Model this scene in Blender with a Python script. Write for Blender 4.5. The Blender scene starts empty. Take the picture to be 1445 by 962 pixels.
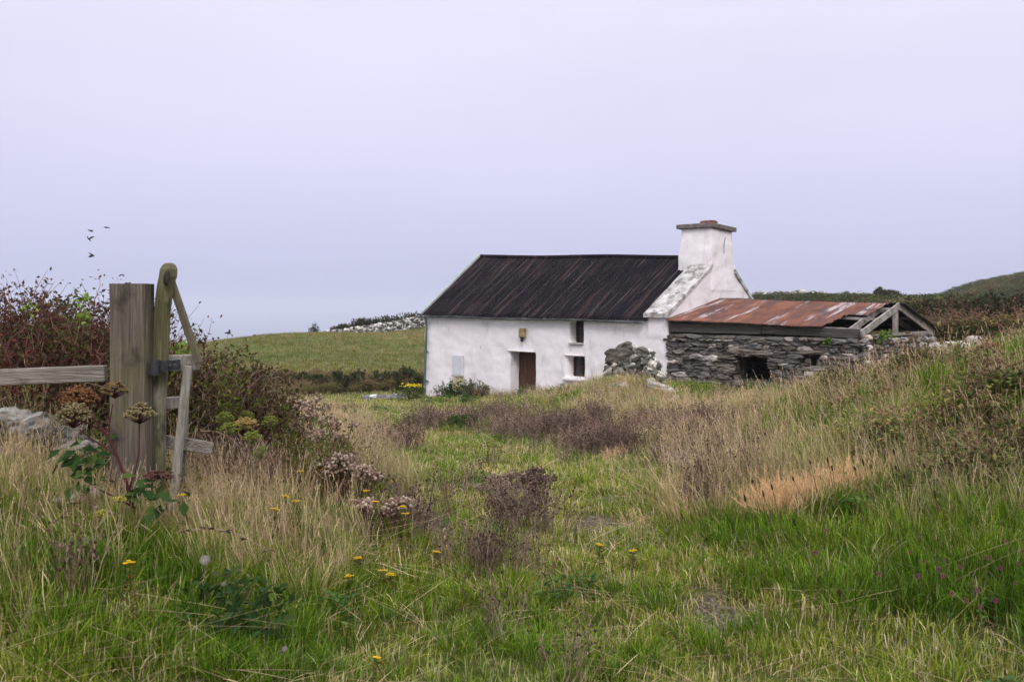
import bpy, bmesh, math, random
import numpy as np
from mathutils import Vector, Matrix, noise as mnoise
R = math.radians
random.seed(7); rng = np.random.default_rng(7)
scene = bpy.context.scene
COL = scene.collection

# ---------------------------------------------------------------- camera
F = 1400.0; CX = 722.5; HY = 430.0; EYE = 1.6; PW = 1445.0; PH = 962.0
cam_d = bpy.data.cameras.new("camera"); cam = bpy.data.objects.new("camera", cam_d); COL.objects.link(cam)
cam.location = (0, 0, EYE); cam.rotation_euler = (R(90), 0, 0)
cam_d.sensor_width = 36; cam_d.lens = 36 * F / PW
cam_d.shift_y = -(PH / 2 - HY) / PW
cam_d.clip_start = 0.05; cam_d.clip_end = 30000
cam_d.dof.use_dof = True; cam_d.dof.focus_distance = 15.0; cam_d.dof.aperture_fstop = 8.0
scene.camera = cam
# ---------------------------------------------------------------- world, sun, exposure
SUN_EL, SUN_AZ = 42.0, 174.0      # azimuth from +Y clockwise (behind the camera, a little to the right)
w = bpy.data.worlds.new("World"); scene.world = w; w.use_nodes = True
nt = w.node_tree; nt.nodes.clear()
wo = nt.nodes.new('ShaderNodeOutputWorld'); bg = nt.nodes.new('ShaderNodeBackground')
sky = nt.nodes.new('ShaderNodeTexSky'); sky.sky_type = 'NISHITA'; sky.sun_disc = False
sky.sun_elevation = R(SUN_EL); sky.sun_rotation = R(SUN_AZ); sky.air_density = 1.0; sky.dust_density = 3.0
tc = nt.nodes.new('ShaderNodeTexCoord'); sp = nt.nodes.new('ShaderNodeSeparateXYZ')
nt.links.new(tc.outputs['Generated'], sp.inputs[0])
rp = nt.nodes.new('ShaderNodeValToRGB'); cr = rp.color_ramp
SKY = [(0.0, (4.8, 4.9, 6.85)), (0.05, (5.3, 5.4, 7.5)), (0.14, (6.2, 6.12, 8.1)), (0.30, (7.4, 7.15, 8.6)), (0.5, (11.5, 11.3, 12.1)), (1.0, (15.8, 15.5, 16))]
SM = 16.0
cr.elements[0].position = 0; cr.elements[1].position = 1
for i, (p, c) in enumerate(SKY):
    e = cr.elements[0] if i == 0 else (cr.elements[-1] if i == len(SKY) - 1 else cr.elements.new(p))
    e.position = p; e.color = (c[0] / SM, c[1] / SM, c[2] / SM, 1)
nt.links.new(sp.outputs['Z'], rp.inputs[0])
nz = nt.nodes.new('ShaderNodeTexNoise'); nz.inputs['Scale'].default_value = 1.7; nz.inputs['Detail'].default_value = 5
mpw = nt.nodes.new('ShaderNodeMapping'); mpw.inputs['Scale'].default_value = (1, 1, 3.5)
nt.links.new(tc.outputs['Generated'], mpw.inputs[0]); nt.links.new(mpw.outputs[0], nz.inputs[0])
mr = nt.nodes.new('ShaderNodeMapRange'); mr.inputs[1].default_value = .3; mr.inputs[2].default_value = .7
mr.inputs[3].default_value = SM * .95; mr.inputs[4].default_value = SM * 1.05
nt.links.new(nz.outputs[0], mr.inputs[0])
sc_ = nt.nodes.new('ShaderNodeVectorMath'); sc_.operation = 'SCALE'
nt.links.new(rp.outputs[0], sc_.inputs[0]); nt.links.new(mr.outputs[0], sc_.inputs['Scale'])
mx = nt.nodes.new('ShaderNodeMix'); mx.data_type = 'RGBA'; mx.inputs[0].default_value = 0.93
nt.links.new(sky.outputs[0], mx.inputs[6]); nt.links.new(sc_.outputs[0], mx.inputs[7])
nt.links.new(mx.outputs[2], bg.inputs[0]); bg.inputs[1].default_value = 0.12
nt.links.new(bg.outputs[0], wo.inputs[0])
sd = bpy.data.lights.new("sun", 'SUN'); sun = bpy.data.objects.new("sun", sd); COL.objects.link(sun)
sd.energy = 1.5; sd.angle = R(18); sd.color = (1.0, .965, .93)
az = R(SUN_AZ); el = R(SUN_EL)
to_sun = Vector((math.sin(az) * math.cos(el), math.cos(az) * math.cos(el), math.sin(el)))
sun.rotation_euler = (-to_sun).to_track_quat('-Z', 'Y').to_euler(); sun.location = (0, -20, 40)
vs = scene.view_settings; vs.view_transform = 'Standard'; vs.look = 'None'; vs.gamma = 1; vs.use_curve_mapping = False
vs.exposure = 0.0
scene.cycles.max_bounces = 6; scene.cycles.diffuse_bounces = 3; scene.cycles.glossy_bounces = 2
scene.cycles.transmission_bounces = 4; scene.cycles.volume_bounces = 1; scene.cycles.transparent_max_bounces = 6
scene.cycles.use_adaptive_sampling = True; scene.cycles.adaptive_threshold = 0.02
scene.cycles.use_denoising = True

# ---------------------------------------------------------------- helpers
def tag(o, label=None, cat=None, group=None, kind=None):
    if label: o['label'] = label
    if cat: o['category'] = cat
    if group: o['group'] = group
    if kind: o['kind'] = kind
    return o
def empty(name, loc, rz=0.0):
    o = bpy.data.objects.new(name, None); COL.objects.link(o); o.location = loc; o.rotation_euler = (0, 0, rz)
    o.empty_display_size = .1
    return o
def vnoise(x, y, seed=0):
    x = np.asarray(x, float); y = np.asarray(y, float)
    xi = np.floor(x).astype(np.int64); yi = np.floor(y).astype(np.int64); fx = x - xi; fy = y - yi
    fx = fx * fx * (3 - 2 * fx); fy = fy * fy * (3 - 2 * fy)
    def h(a, b):
        n = (a * 374761393 + b * 668265263 + seed * 1442695041) & 0xffffffff
        n = ((n ^ (n >> 13)) * 1274126177) & 0xffffffff
        return ((n ^ (n >> 16)) & 0xffff) / 65535.0
    return (h(xi, yi) * (1 - fx) + h(xi + 1, yi) * fx) * (1 - fy) + (h(xi, yi + 1) * (1 - fx) + h(xi + 1, yi + 1) * fx) * fy
def fnoise(x, y, seed=0, oct=4):
    s = 0; a = .5; t = 0
    for i in range(oct):
        s = s + a * vnoise(np.asarray(x) * 2 ** i, np.asarray(y) * 2 ** i, seed + i * 17); t += a; a *= .5
    return s / t

class MB:
    def __init__(s): s.v = []; s.f = []; s.c = []; s.uv = None
    def add(s, vs_, fs, c=(1, 1, 1)):
        b = len(s.v); s.v.extend([tuple(p) for p in vs_]); s.f.extend([tuple(i + b for i in f) for f in fs])
        s.c.extend([c] * len(vs_)); return b
    def box(s, c, d, rz=0, c_=(1, 1, 1), rot=None, jit=0):
        x, y, z = d[0] / 2, d[1] / 2, d[2] / 2
        m = rot if rot is not None else Matrix.Rotation(rz, 3, 'Z')
        vs_ = [m @ Vector((a * x + random.uniform(-jit, jit), b * y + random.uniform(-jit, jit), k * z + random.uniform(-jit, jit))) + Vector(c)
               for a in (-1, 1) for b in (-1, 1) for k in (-1, 1)]
        s.add(vs_, [(0, 1, 3, 2), (4, 6, 7, 5), (0, 4, 5, 1), (2, 3, 7, 6), (0, 2, 6, 4), (1, 5, 7, 3)], c_)
    def bar(s, a, b, w_, h_, up=(0, 0, 1), c_=(1, 1, 1), n=1, wob=0):
        a = Vector(a); b = Vector(b); d = (b - a).normalized(); u = Vector(up); sd_ = d.cross(u).normalized(); u = sd_.cross(d)
        vs_ = []
        for i in range(n + 1):
            p = a.lerp(b, i / n) + sd_ * random.uniform(-wob, wob) + u * random.uniform(-wob, wob)
            for q, r in ((-1, -1), (1, -1), (1, 1), (-1, 1)): vs_.append(p + sd_ * q * w_ / 2 + u * r * h_ / 2)
        fs = [(3, 2, 1, 0), tuple(4 * n + k for k in range(4))]
        for i in range(n):
            for k in range(4): fs.append((4 * i + k, 4 * i + (k + 1) % 4, 4 * i + 4 + (k + 1) % 4, 4 * i + 4 + k))
        s.add(vs_, fs, c_)
    def tube(s, pts, r0, r1, sides=3, c_=(1, 1, 1), cap=False):
        n = len(pts); vs_ = []
        for i, p in enumerate(pts):
            p = Vector(p); d = (Vector(pts[min(i + 1, n - 1)]) - Vector(pts[max(i - 1, 0)]))
            if d.length < 1e-9: d = Vector((0, 0, 1))
            d.normalize(); u = d.orthogonal().normalized() if abs(d.z) > .9 else Vector((0, 0, 1)).cross(d).normalized()
            if abs(d.z) > .9: u = (Vector((1, 0, 0)) - d * d.x).normalized()
            v2 = d.cross(u); r = r0 + (r1 - r0) * i / max(1, n - 1)
            for k in range(sides):
                a = 2 * math.pi * k / sides; vs_.append(p + u * math.cos(a) * r + v2 * math.sin(a) * r)
        fs = []
        for i in range(n - 1):
            for k in range(sides): fs.append((i * sides + k, i * sides + (k + 1) % sides, (i + 1) * sides + (k + 1) % sides, (i + 1) * sides + k))
        if cap: fs.append(tuple(range(sides))[::-1]); fs.append(tuple((n - 1) * sides + k for k in range(sides)))
        s.add(vs_, fs, c_)
    def rock(s, c, d, sub=2, seed=0, rough=.16, n=3.5, c_=(1, 1, 1), rot=None):
        V, Fc = ICO[sub]; m = rot if rot is not None else Matrix.Identity(3)
        off = Vector((seed * 3.17 % 97, seed * 7.31 % 89, seed * 1.93 % 83)); vs_ = []
        for p in V:
            q = (abs(p[0]) ** n + abs(p[1]) ** n + abs(p[2]) ** n) ** (-1 / n)
            v = Vector(p) * q
            k = 1 + rough * (mnoise.noise(v * 1.3 + off) * 1.5 + .6 * mnoise.noise(v * 3.1 + off))
            vs_.append(m @ Vector((v.x * k * d[0] / 2, v.y * k * d[1] / 2, v.z * k * d[2] / 2)) + Vector(c))
        s.add(vs_, Fc, c_)
    def quadleaf(s, p, d, up, L, W, c_):
        p = Vector(p); d = Vector(d).normalized(); sd_ = d.cross(Vector(up)); 
        if sd_.length < 1e-5: sd_ = d.orthogonal()
        sd_.normalize(); nn = sd_.cross(d)
        s.add([p, p + d * L * .45 + sd_ * W / 2 + nn * W * .15, p + d * L - nn * L * .1, p + d * L * .45 - sd_ * W / 2 + nn * W * .15], [(0, 1, 2, 3)], c_)
    def mesh(s, name):
        me = bpy.data.meshes.new(name); me.from_pydata(s.v, [], s.f)
        a = me.color_attributes.new('col', 'FLOAT_COLOR', 'POINT')
        cc = np.ones((len(s.v), 4), np.float32); cc[:, :3] = np.array(s.c, np.float32).reshape(-1, 3); a.data.foreach_set('color', cc.ravel())
        me.update(); return me
    def build(s, name, mat, parent=None, smooth=False, bevel=0):
        me = s.mesh(name); me.materials.append(mat)
        if smooth: me.polygons.foreach_set('use_smooth', [True] * len(me.polygons))
        o = bpy.data.objects.new(name, me); COL.objects.link(o)
        if parent is not None: o.parent = parent
        if bevel:
            b = o.modifiers.new('b', 'BEVEL'); b.width = bevel; b.segments = 2; b.limit_method = 'ANGLE'
        return o
ICO = {}
for _s in (1, 2, 3, 4):
    _b = bmesh.new(); bmesh.ops.create_icosphere(_b, subdivisions=_s, radius=1)
    ICO[_s] = ([tuple(v.co) for v in _b.verts], [tuple(v.index for v in f.verts) for f in _b.faces]); _b.free()
def rrot(a=math.pi):
    return (Matrix.Rotation(random.uniform(-math.pi, math.pi), 3, 'Z') @ Matrix.Rotation(random.uniform(-a, a), 3, 'X') @ Matrix.Rotation(random.uniform(-a, a), 3, 'Y'))

# ---------------------------------------------------------------- materials
def M(name, stops, scale=4, detail=6, rough=.85, bump=.3, bscale=None, stretch=(1, 1, 1), coord='Object', vcol=False,
      second=None, spec=.25, dist=.0, metal=0, bdist=.02, nrough=.6):
    m = bpy.data.materials.new(name); m.use_nodes = True; t = m.node_tree; t.nodes.clear()
    N = t.nodes.new; L = t.links.new
    out = N('ShaderNodeOutputMaterial'); b = N('ShaderNodeBsdfPrincipled'); L(b.outputs[0], out.inputs[0])
    b.inputs['Roughness'].default_value = rough; b.inputs['Specular IOR Level'].default_value = spec; b.inputs['Metallic'].default_value = metal
    tc = N('ShaderNodeTexCoord'); mp = N('ShaderNodeMapping'); mp.inputs['Scale'].default_value = stretch
    L(tc.outputs[coord], mp.inputs[0])
    n1 = N('ShaderNodeTexNoise'); n1.inputs['Scale'].default_value = scale; n1.inputs['Detail'].default_value = detail
    n1.inputs['Distortion'].default_value = dist; n1.inputs['Roughness'].default_value = nrough; L(mp.outputs[0], n1.inputs[0])
    def ramp(stops, src):
        r = N('ShaderNodeValToRGB'); e = r.color_ramp.elements
        for i, (p, c) in enumerate(stops):
            k = e[0] if i == 0 else (e[1] if i == 1 and len(stops) == 2 else e.new(p))
            k.position = p; k.color = (*c, 1)
        if len(stops) > 2:
            e.remove(e[-1]) if len(e) > len(stops) else None
        L(src, r.inputs[0]); return r
    col = ramp(stops, n1.outputs[0]).outputs[0]
    if second:   # (stretch, scale, lo, hi, colour)
        for st, scl, lo, hi, c2 in second:
            mp2 = N('ShaderNodeMapping'); mp2.inputs['Scale'].default_value = st; L(tc.outputs[coord], mp2.inputs[0])
            mp2.inputs['Location'].default_value = (scl, lo * 7, hi * 3)
            n2 = N('ShaderNodeTexNoise'); n2.inputs['Scale'].default_value = scl; n2.inputs['Detail'].default_value = 5; n2.inputs['Roughness'].default_value = .65; L(mp2.outputs[0], n2.inputs[0])
            r2 = N('ShaderNodeMapRange'); r2.inputs[1].default_value = lo; r2.inputs[2].default_value = hi; L(n2.outputs[0], r2.inputs[0])
            mm = N('ShaderNodeMix'); mm.data_type = 'RGBA'; L(r2.outputs[0], mm.inputs[0]); L(col, mm.inputs[6]); mm.inputs[7].default_value = (*c2, 1)
            col = mm.outputs[2]
    if vcol:
        at = N('ShaderNodeAttribute'); at.attribute_name = 'col'
        mm = N('ShaderNodeMix'); mm.data_type = 'RGBA'; mm.blend_type = 'MULTIPLY'; mm.inputs[0].default_value = 1
        L(col, mm.inputs[6]); L(at.outputs['Color'], mm.inputs[7]); col = mm.outputs[2]
    L(col, b.inputs['Base Color'])
    if bump:
        n3 = N('ShaderNodeTexNoise'); n3.inputs['Scale'].default_value = bscale or scale * 3; n3.inputs['Detail'].default_value = 6; L(mp.outputs[0], n3.inputs[0])
        bp = N('ShaderNodeBump'); bp.inputs['Strength'].default_value = bump; bp.inputs['Distance'].default_value = bdist
        L(n3.outputs[0], bp.inputs['Height']); L(bp.outputs[0], b.inputs['Normal'])
    return m
def veg_mat(name, base=(1, 1, 1), inst=False, trans=.22, rough=.8, spec=.08):
    m = bpy.data.materials.new(name); m.use_nodes = True; t = m.node_tree; t.nodes.clear(); N = t.nodes.new; L = t.links.new
    out = N('ShaderNodeOutputMaterial'); b = N('ShaderNodeBsdfPrincipled'); tr = N('ShaderNodeBsdfTranslucent'); ms = N('ShaderNodeMixShader')
    b.inputs['Roughness'].default_value = rough; b.inputs['Specular IOR Level'].default_value = spec
    at = N('ShaderNodeAttribute'); at.attribute_name = 'col'
    rgb = N('ShaderNodeRGB'); rgb.outputs[0].default_value = (*base, 1)
    mm = N('ShaderNodeMix'); mm.data_type = 'RGBA'; mm.blend_type = 'MULTIPLY'; mm.inputs[0].default_value = 1
    L(at.outputs['Color'], mm.inputs[6]); L(rgb.outputs[0], mm.inputs[7]); c = mm.outputs[2]
    if inst:
        a2 = N('ShaderNodeAttribute'); a2.attribute_type = 'INSTANCER'; a2.attribute_name = 'tint'
        m2 = N('ShaderNodeMix'); m2.data_type = 'RGBA'; m2.blend_type = 'MULTIPLY'; m2.inputs[0].default_value = 1; m2.clamp_result = False
        L(c, m2.inputs[6]); L(a2.outputs['Color'], m2.inputs[7]); c = m2.outputs[2]
    L(c, b.inputs['Base Color']); L(c, tr.inputs[0]); ms.inputs[0].default_value = trans
    L(b.outputs[0], ms.inputs[1]); L(tr.outputs[0], ms.inputs[2]); L(ms.outputs[0], out.inputs[0])
    return m
VI = veg_mat('plant_blades', base=(1.13, 1.12, 1.08), inst=True)
VP = veg_mat('plant_leaves')
VS = veg_mat('plant_stems', trans=0.0, rough=.75)
STONE = M('field_stone', [(.3, (.42, .40, .38)), (.5, (.62, .60, .57)), (.62, (.95, .93, .88)), (.75, (1.25, 1.2, 1.12))], scale=3.0, detail=9, rough=.92, bump=.8, bscale=14, vcol=True, bdist=.03,
          second=[((1, 1, 1), 9, .60, .66, (.85, .84, .79)), ((1, 1, 1), 5, .62, .72, (.16, .15, .12))])
WHITEWASH = M('whitewash', [(.3, (.80, .755, .775)), (.5, (.87, .83, .85)), (.7, (.90, .865, .885))], scale=1.1, detail=9, rough=.9, bump=.35, bscale=9, bdist=.02,
              second=[((1, 1, .35), 1.6, .58, .76, (.60, .55, .53)), ((2.6, 2.6, .14), 1.3, .60, .80, (.66, .62, .57)), ((1, 1, .5), .9, .62, .74, (.66, .63, .66)), ((1, 1, 1), 13, .70, .74, (.35, .31, .29)), ((3, 3, .5), 3.3, .67, .70, (.50, .45, .42))])

# ---------------------------------------------------------------- terrain
CTRL = np.array([
 # track
 (0, 0, 0), (0, 4, 0), (0, 8, -.15), (-.1, 12, -.4), (-.5, 20, -.95), (-2, 30, -1.5), (0.3, 36.3, -1.8), (-3.6, 40.4, -2.15), (-6, 38, -2.1), (2.2, 34.5, -1.55),
 # left bank
 (-.7, 5, .03), (-1.5, 4.6, .28), (-2.2, 5.3, .52), (-3.5, 5.6, .8), (-1.4, 6.5, .2), (-1.8, 3.4, .32), (-4, 4, .9), (-1.5, 9, 0), (-3, 9, .35), (-5.5, 9, .8), (-2.2, 14, -.45), (-5.5, 14, .1),
 (-4.2, 22, -1.0), (-9, 22, -.7), (-6, 30, -1.7), (-12, 35, -1.9), (-20, 35, -1.9), (-9, 6, 1.1),
 # right bank
 (1.5, 4, .0), (2.3, 4.6, .12), (3, 7, .32), (1.5, 8, -.02), (4.9, 8.5, .85), (4, 12, .45), (6.3, 12, .80), (9, 13, 1.15), (6.2, 14.5, .20), (8.5, 16, .45), (6.3, 18, -.25), (3.5, 15, -.25), (2.3, 11, -.2), (2.4, 17, -.65),
 (3.3, 29.0, -.58), (1.9, 30.3, -1.12), (4.2, 26, -.80), (5.5, 29.5, -1.05), (8.3, 27, -1.05), (9.5, 24.5, -1.0), (9.5, 20, -.55), (11.5, 26, -.5), (13, 29, .1), (15, 27, .5), (12, 35, -.6), (16, 33, 0), (11, 20, .0), (13, 20, .6),
 # behind the houses and the field
 (2, 48, -2.0), (-12, 60, -2.75), (-5.3, 60, -2.9), (4, 60, -2.4), (-20, 55, -2.6), (-11.6, 130, -1.6), (-23.4, 120, -2.05), (-32.4, 110, -2.95), (-39, 105, -3.75), (-26, 80, -2.7), (-12, 95, -2.2), (-60, 100, -7),
 (5, 130, -.6), (25, 60, -.6), (33, 80, .4), (25, 110, 0.5), (-12, 175, -6), (-30, 170, -12), (0, 180, -3), (-40, 400, -75), (-100, 250, -60), (60, 400, -40),
 (30, 170, 1.2), (45, 170, 1.9), (60, 170, 1.7), (75, 172, 1.6), (88, 200, 1.6), (104, 238, 1.8), (112, 246, 5.2), (126, 256, 7.6), (143, 262, 8.8), (165, 262, 11.5), (52, 110, 1.0), (80, 120, 2.0), (45, 60, 1.0), (105, 330, -2), (170, 330, 4),
 # the sides and behind
 (-20, 5, 1.2), (20, 8, 2.2), (0, -10, .2), (15, -8, .8), (-15, -10, .8), (0, -60, 3), (60, -60, 5), (-60, -60, 3), (70, 20, 5), (-60, 20, -2), (0, -300, 5), (300, 0, 10), (-300, 0, -55), (260, 260, 8),
 (0, 900, -170), (-900, 0, -175), (900, 0, -170), (0, -900, -170), (600, 600, -170), (-600, 600, -175), (-600, -600, -170), (600, -600, -170), (0, 3000, -200), (3000, 0, -200), (-3000, 0, -200), (0, -3000, -200)], float)
def qmap(x, y):
    r = np.hypot(x, y) + 1e-9; l = np.log1p(r / 4.0) * 1.6; return x / r * l, y / r * l
_cq = np.stack(qmap(CTRL[:, 0], CTRL[:, 1]), 1); _n = len(CTRL)
def _U(d2): return np.where(d2 > 1e-12, d2 * np.log(d2 + 1e-12) * .5, 0)
_A = _U(((_cq[:, None] - _cq[None]) ** 2).sum(-1)) + np.eye(_n) * 2e-3
_P = np.hstack([np.ones((_n, 1)), _cq]); _S = np.vstack([np.hstack([_A, _P]), np.hstack([_P.T, np.zeros((3, 3))])])
_w = np.linalg.solve(_S, np.concatenate([CTRL[:, 2], np.zeros(3)]))
def H(x, y, rough=True):
    x = np.atleast_1d(np.asarray(x, float)); y = np.atleast_1d(np.asarray(y, float)); out = np.empty(len(x))
    for a in range(0, len(x), 20000):
        qx, qy = qmap(x[a:a + 20000], y[a:a + 20000])
        d2 = (qx[:, None] - _cq[None, :, 0]) ** 2 + (qy[:, None] - _cq[None, :, 1]) ** 2
        out[a:a + 20000] = _U(d2) @ _w[:_n] + _w[_n] + _w[_n + 1] * qx + _w[_n + 2] * qy
    if rough:
        d = np.hypot(x, y)
        out = out + (fnoise(x * .9 + 50, y * .9 + 9, 3) - .5) * .16 * np.clip(d / 6, .3, 1)
        out = out + (fnoise(x * 1.3 + 7, y * .9 + 3, 13, 2) - .5) * .42 * np.clip((np.abs(x) - 1.6 - .08 * y) / 1.5, 0, 1) * np.clip((24 - d) / 6, 0, 1) * np.clip((d - 4) / 3, 0, 1)
        out = out + (fnoise(x * .07 + 50, y * .07 + 9, 5) - .5) * np.clip((d - 60) / 60, 0, 1) * .9
    return out
def h1(x, y): return float(H(x, y)[0])
def at(px, py, Y): return Vector(((px - CX) / F * Y, Y, EYE - (py - HY) / F * Y))
def ground_at(px, py, y0=2.5, y1=60):
    ys = np.geomspace(y0, y1, 500); k = (px - CX) / F
    z = EYE - (py - HY) / F * ys; g = H(k * ys, ys); i = np.argmax(z <= g)
    return (k * ys[i], ys[i], g[i]) if z[i] <= g[i] else (k * y1, y1, h1(k * y1, y1))

# polar terrain sheet
rad = np.concatenate([[0], np.geomspace(1.2, 5000, 330)]); NA = 720
fr = np.linspace(0, 1, NA, endpoint=False)
ang = 2 * np.pi * fr
# finer steps in the direction of view
ang = ang + .62 * np.sin(ang - np.pi / 2 + np.pi) * 1.0 if False else ang
ang = np.pi / 2 + (ang - np.pi) - .75 * np.sin(ang - np.pi)
RR, AA = np.meshgrid(rad[1:], ang, indexing='ij')
tx = np.concatenate([[0], (RR * np.cos(AA)).ravel()]); ty = np.concatenate([[0], (RR * np.sin(AA)).ravel()]); tz = H(tx, ty)
nr = len(rad) - 1
idx = 1 + np.arange(nr * NA).reshape(nr, NA); nx = np.roll(idx, -1, 1)
q = np.stack([idx[:-1], idx[1:], nx[1:], nx[:-1]], -1).reshape(-1, 4)
tri = [(0, int(idx[0, k]), int(nx[0, k])) for k in range(NA)]
me = bpy.data.meshes.new('ground'); me.from_pydata(np.stack([tx, ty, tz], 1).tolist(), [], tri + q.tolist())
me.polygons.foreach_set('use_smooth', [True] * len(me.polygons))

CC = np.array([5.02, 32.0]); SQ = math.sqrt(.5)
def to_local(X, Y):   # house coordinates: lx along the facade to the right, ly into the house
    dx = X - CC[0]; dy = Y - CC[1]; return (dx - dy) * SQ, (dx + dy) * SQ
def to_world(lx, ly): return CC[0] + lx * SQ + ly * SQ, CC[1] - lx * SQ + ly * SQ
# masks
TC = np.array([(2, .25, 2.6), (3.6, .25, 2.1), (5, .35, 1.45), (6.5, .3, 1.15), (8.6, .25, 1.2), (13, 0, 1.7), (20, -.7, 2.1), (28, -2.2, 2.6), (36, -3.6, 3.2), (46, -8, 4)])
def track(X, Y):
    c = np.interp(Y, TC[:, 0], TC[:, 1]); hw = np.interp(Y, TC[:, 0], TC[:, 2])
    d = np.abs(X - c + (fnoise(X * .8, Y * .8, 11) - .5) * 1.6) / hw
    return np.clip(1.35 - d, 0, .7) / .7 * (Y < 44)
def blobs(X, Y, L):
    m = np.zeros_like(X)
    for px, py, rx, ry in L:
        gx, gy, gz = ground_at(px, py); sx = rx / F * gy
        a = ground_at(px, py - ry)[1]; b = ground_at(px, py + ry)[1]; sy = max(.15, (a - b) / 2)
        m = np.maximum(m, np.exp(-((X - gx) / sx) ** 2 - ((Y - (a + b) / 2) / sy) ** 2))
    return m
GRAVEL = [(612, 742, 34, 14), (855, 742, 60, 15), (1010, 868, 55, 28), (865, 705, 40, 6), (700, 690, 60, 8), (960, 775, 40, 8), (1140, 760, 30, 8), (690, 745, 25, 8), (560, 700, 40, 6)]
g_all = np.clip(blobs(tx, ty, GRAVEL) * 1.1, 0, 1)
gm = me.color_attributes.new('zone', 'FLOAT_COLOR', 'POINT')
zc = np.ones((len(tx), 4), np.float32); d_ = np.hypot(tx, ty)
zc[:, 0] = np.clip(g_all, 0, 1)                         # gravel
zc[:, 1] = track(tx, ty)
field = np.clip((ty - 55) / 6, 0, 1) * (np.clip((8 - tx + (ty - 60) * .08) / 6, 0, 1))
zc[:, 2] = field
gm.data.foreach_set('color', zc.ravel())
def ground_mat():
    m = bpy.data.materials.new('meadow_soil'); m.use_nodes = True; t = m.node_tree; t.nodes.clear(); N = t.nodes.new; L = t.links.new
    out = N('ShaderNodeOutputMaterial'); b = N('ShaderNodeBsdfPrincipled'); L(b.outputs[0], out.inputs[0]); b.inputs['Roughness'].default_value = 1; b.inputs['Specular IOR Level'].default_value = .1
    tc = N('ShaderNodeTexCoord'); at_ = N('ShaderNodeAttribute'); at_.attribute_name = 'zone'; s = N('ShaderNodeSeparateColor'); L(at_.outputs['Color'], s.inputs[0])
    def noise_ramp(scale, stops, detail=8):
        n = N('ShaderNodeTexNoise'); n.inputs['Scale'].default_value = scale; n.inputs['Detail'].default_value = detail; n.inputs['Roughness'].default_value = .68; L(tc.outputs['Object'], n.inputs[0])
        r = N('ShaderNodeValToRGB'); e = r.color_ramp.elements
        e[0].position, e[0].color = stops[0][0], (*stops[0][1], 1); e[1].position, e[1].color = stops[-1][0], (*stops[-1][1], 1)
        for p, c in stops[1:-1]: k = e.new(p); k.color = (*c, 1)
        L(n.outputs[0], r.inputs[0]); return r.outputs[0], n.outputs[0]
    near, nn = noise_ramp(2.5, [(.3, (.020, .026, .008)), (.5, (.045, .042, .016)), (.7, (.10, .075, .04))])
    trk, _ = noise_ramp(3.5, [(.3, (.028, .042, .008)), (.5, (.06, .07, .015)), (.7, (.14, .11, .05))])
    grv, _ = noise_ramp(38, [(.3, (.03, .024, .018)), (.5, (.085, .066, .048)), (.68, (.26, .22, .17))], 4)
    fld, _ = noise_ramp(.22, [(.3, (.07, .10, .022)), (.5, (.095, .12, .03)), (.7, (.145, .135, .05))], 10)
    far, _ = noise_ramp(.09, [(.3, (.035, .045, .018)), (.45, (.06, .065, .028)), (.58, (.11, .085, .05)), (.7, (.075, .085, .035))], 10)
    sx = N('ShaderNodeSeparateXYZ'); L(tc.outputs['Object'], sx.inputs[0])
    ln = N('ShaderNodeVectorMath'); ln.operation = 'LENGTH'; L(tc.outputs['Object'], ln.inputs[0])
    fr_ = N('ShaderNodeMapRange'); fr_.inputs[1].default_value = 40; fr_.inputs[2].default_value = 60; L(ln.outputs['Value'], fr_.inputs[0])
    def mix(f, a, c):
        k = N('ShaderNodeMix'); k.data_type = 'RGBA'; L(f, k.inputs[0]); L(a, k.inputs[6]); L(c, k.inputs[7]); return k.outputs[2]
    c = mix(s.outputs[1], near, trk); c = mix(fr_.outputs[0], c, far); c = mix(s.outputs[2], c, fld)
    gg = N('ShaderNodeMath'); gg.operation = 'MULTIPLY_ADD'; L(nn, gg.inputs[0]); gg.inputs[1].default_value = 1.4; gg.inputs[2].default_value = -.7
    g2 = N('ShaderNodeMath'); g2.operation = 'ADD'; L(gg.outputs[0], g2.inputs[0]); L(s.outputs[0], g2.inputs[1])
    g3 = N('ShaderNodeMapRange'); g3.inputs[1].default_value = .3; g3.inputs[2].default_value = .6; L(g2.outputs[0], g3.inputs[0])
    c = mix(g3.outputs[0], c, grv); L(c, b.inputs['Base Color'])
    bn = N('ShaderNodeTexNoise'); bn.inputs['Scale'].default_value = 30; bn.inputs['Detail'].default_value = 8; L(tc.outputs['Object'], bn.inputs[0])
    bp = N('ShaderNodeBump'); bp.inputs['Strength'].default_value = .8; bp.inputs['Distance'].default_value = .03; L(bn.outputs[0], bp.inputs['Height']); L(bp.outputs[0], b.inputs['Normal'])
    return m
me.materials.append(ground_mat())
ground = bpy.data.objects.new('ground', me); COL.objects.link(ground); tag(ground, kind='structure')

# sea
SEAZ = -110.0
SEA = M('sea_water', [(.35, (.10, .14, .18)), (.65, (.14, .18, .22))], scale=.02, rough=.35, bump=.3, bscale=.3, spec=.5, bdist=.3)
mb = MB(); n_ = 48; ring = [(math.cos(2 * math.pi * k / n_), math.sin(2 * math.pi * k / n_)) for k in range(n_)]
mb.add([(0, 0, SEAZ)] + [(x * 12000, y * 12000, SEAZ) for x, y in ring], [(0, 1 + k, 1 + (k + 1) % n_) for k in range(n_)])
tag(mb.build('sea', SEA), kind='structure')
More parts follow.
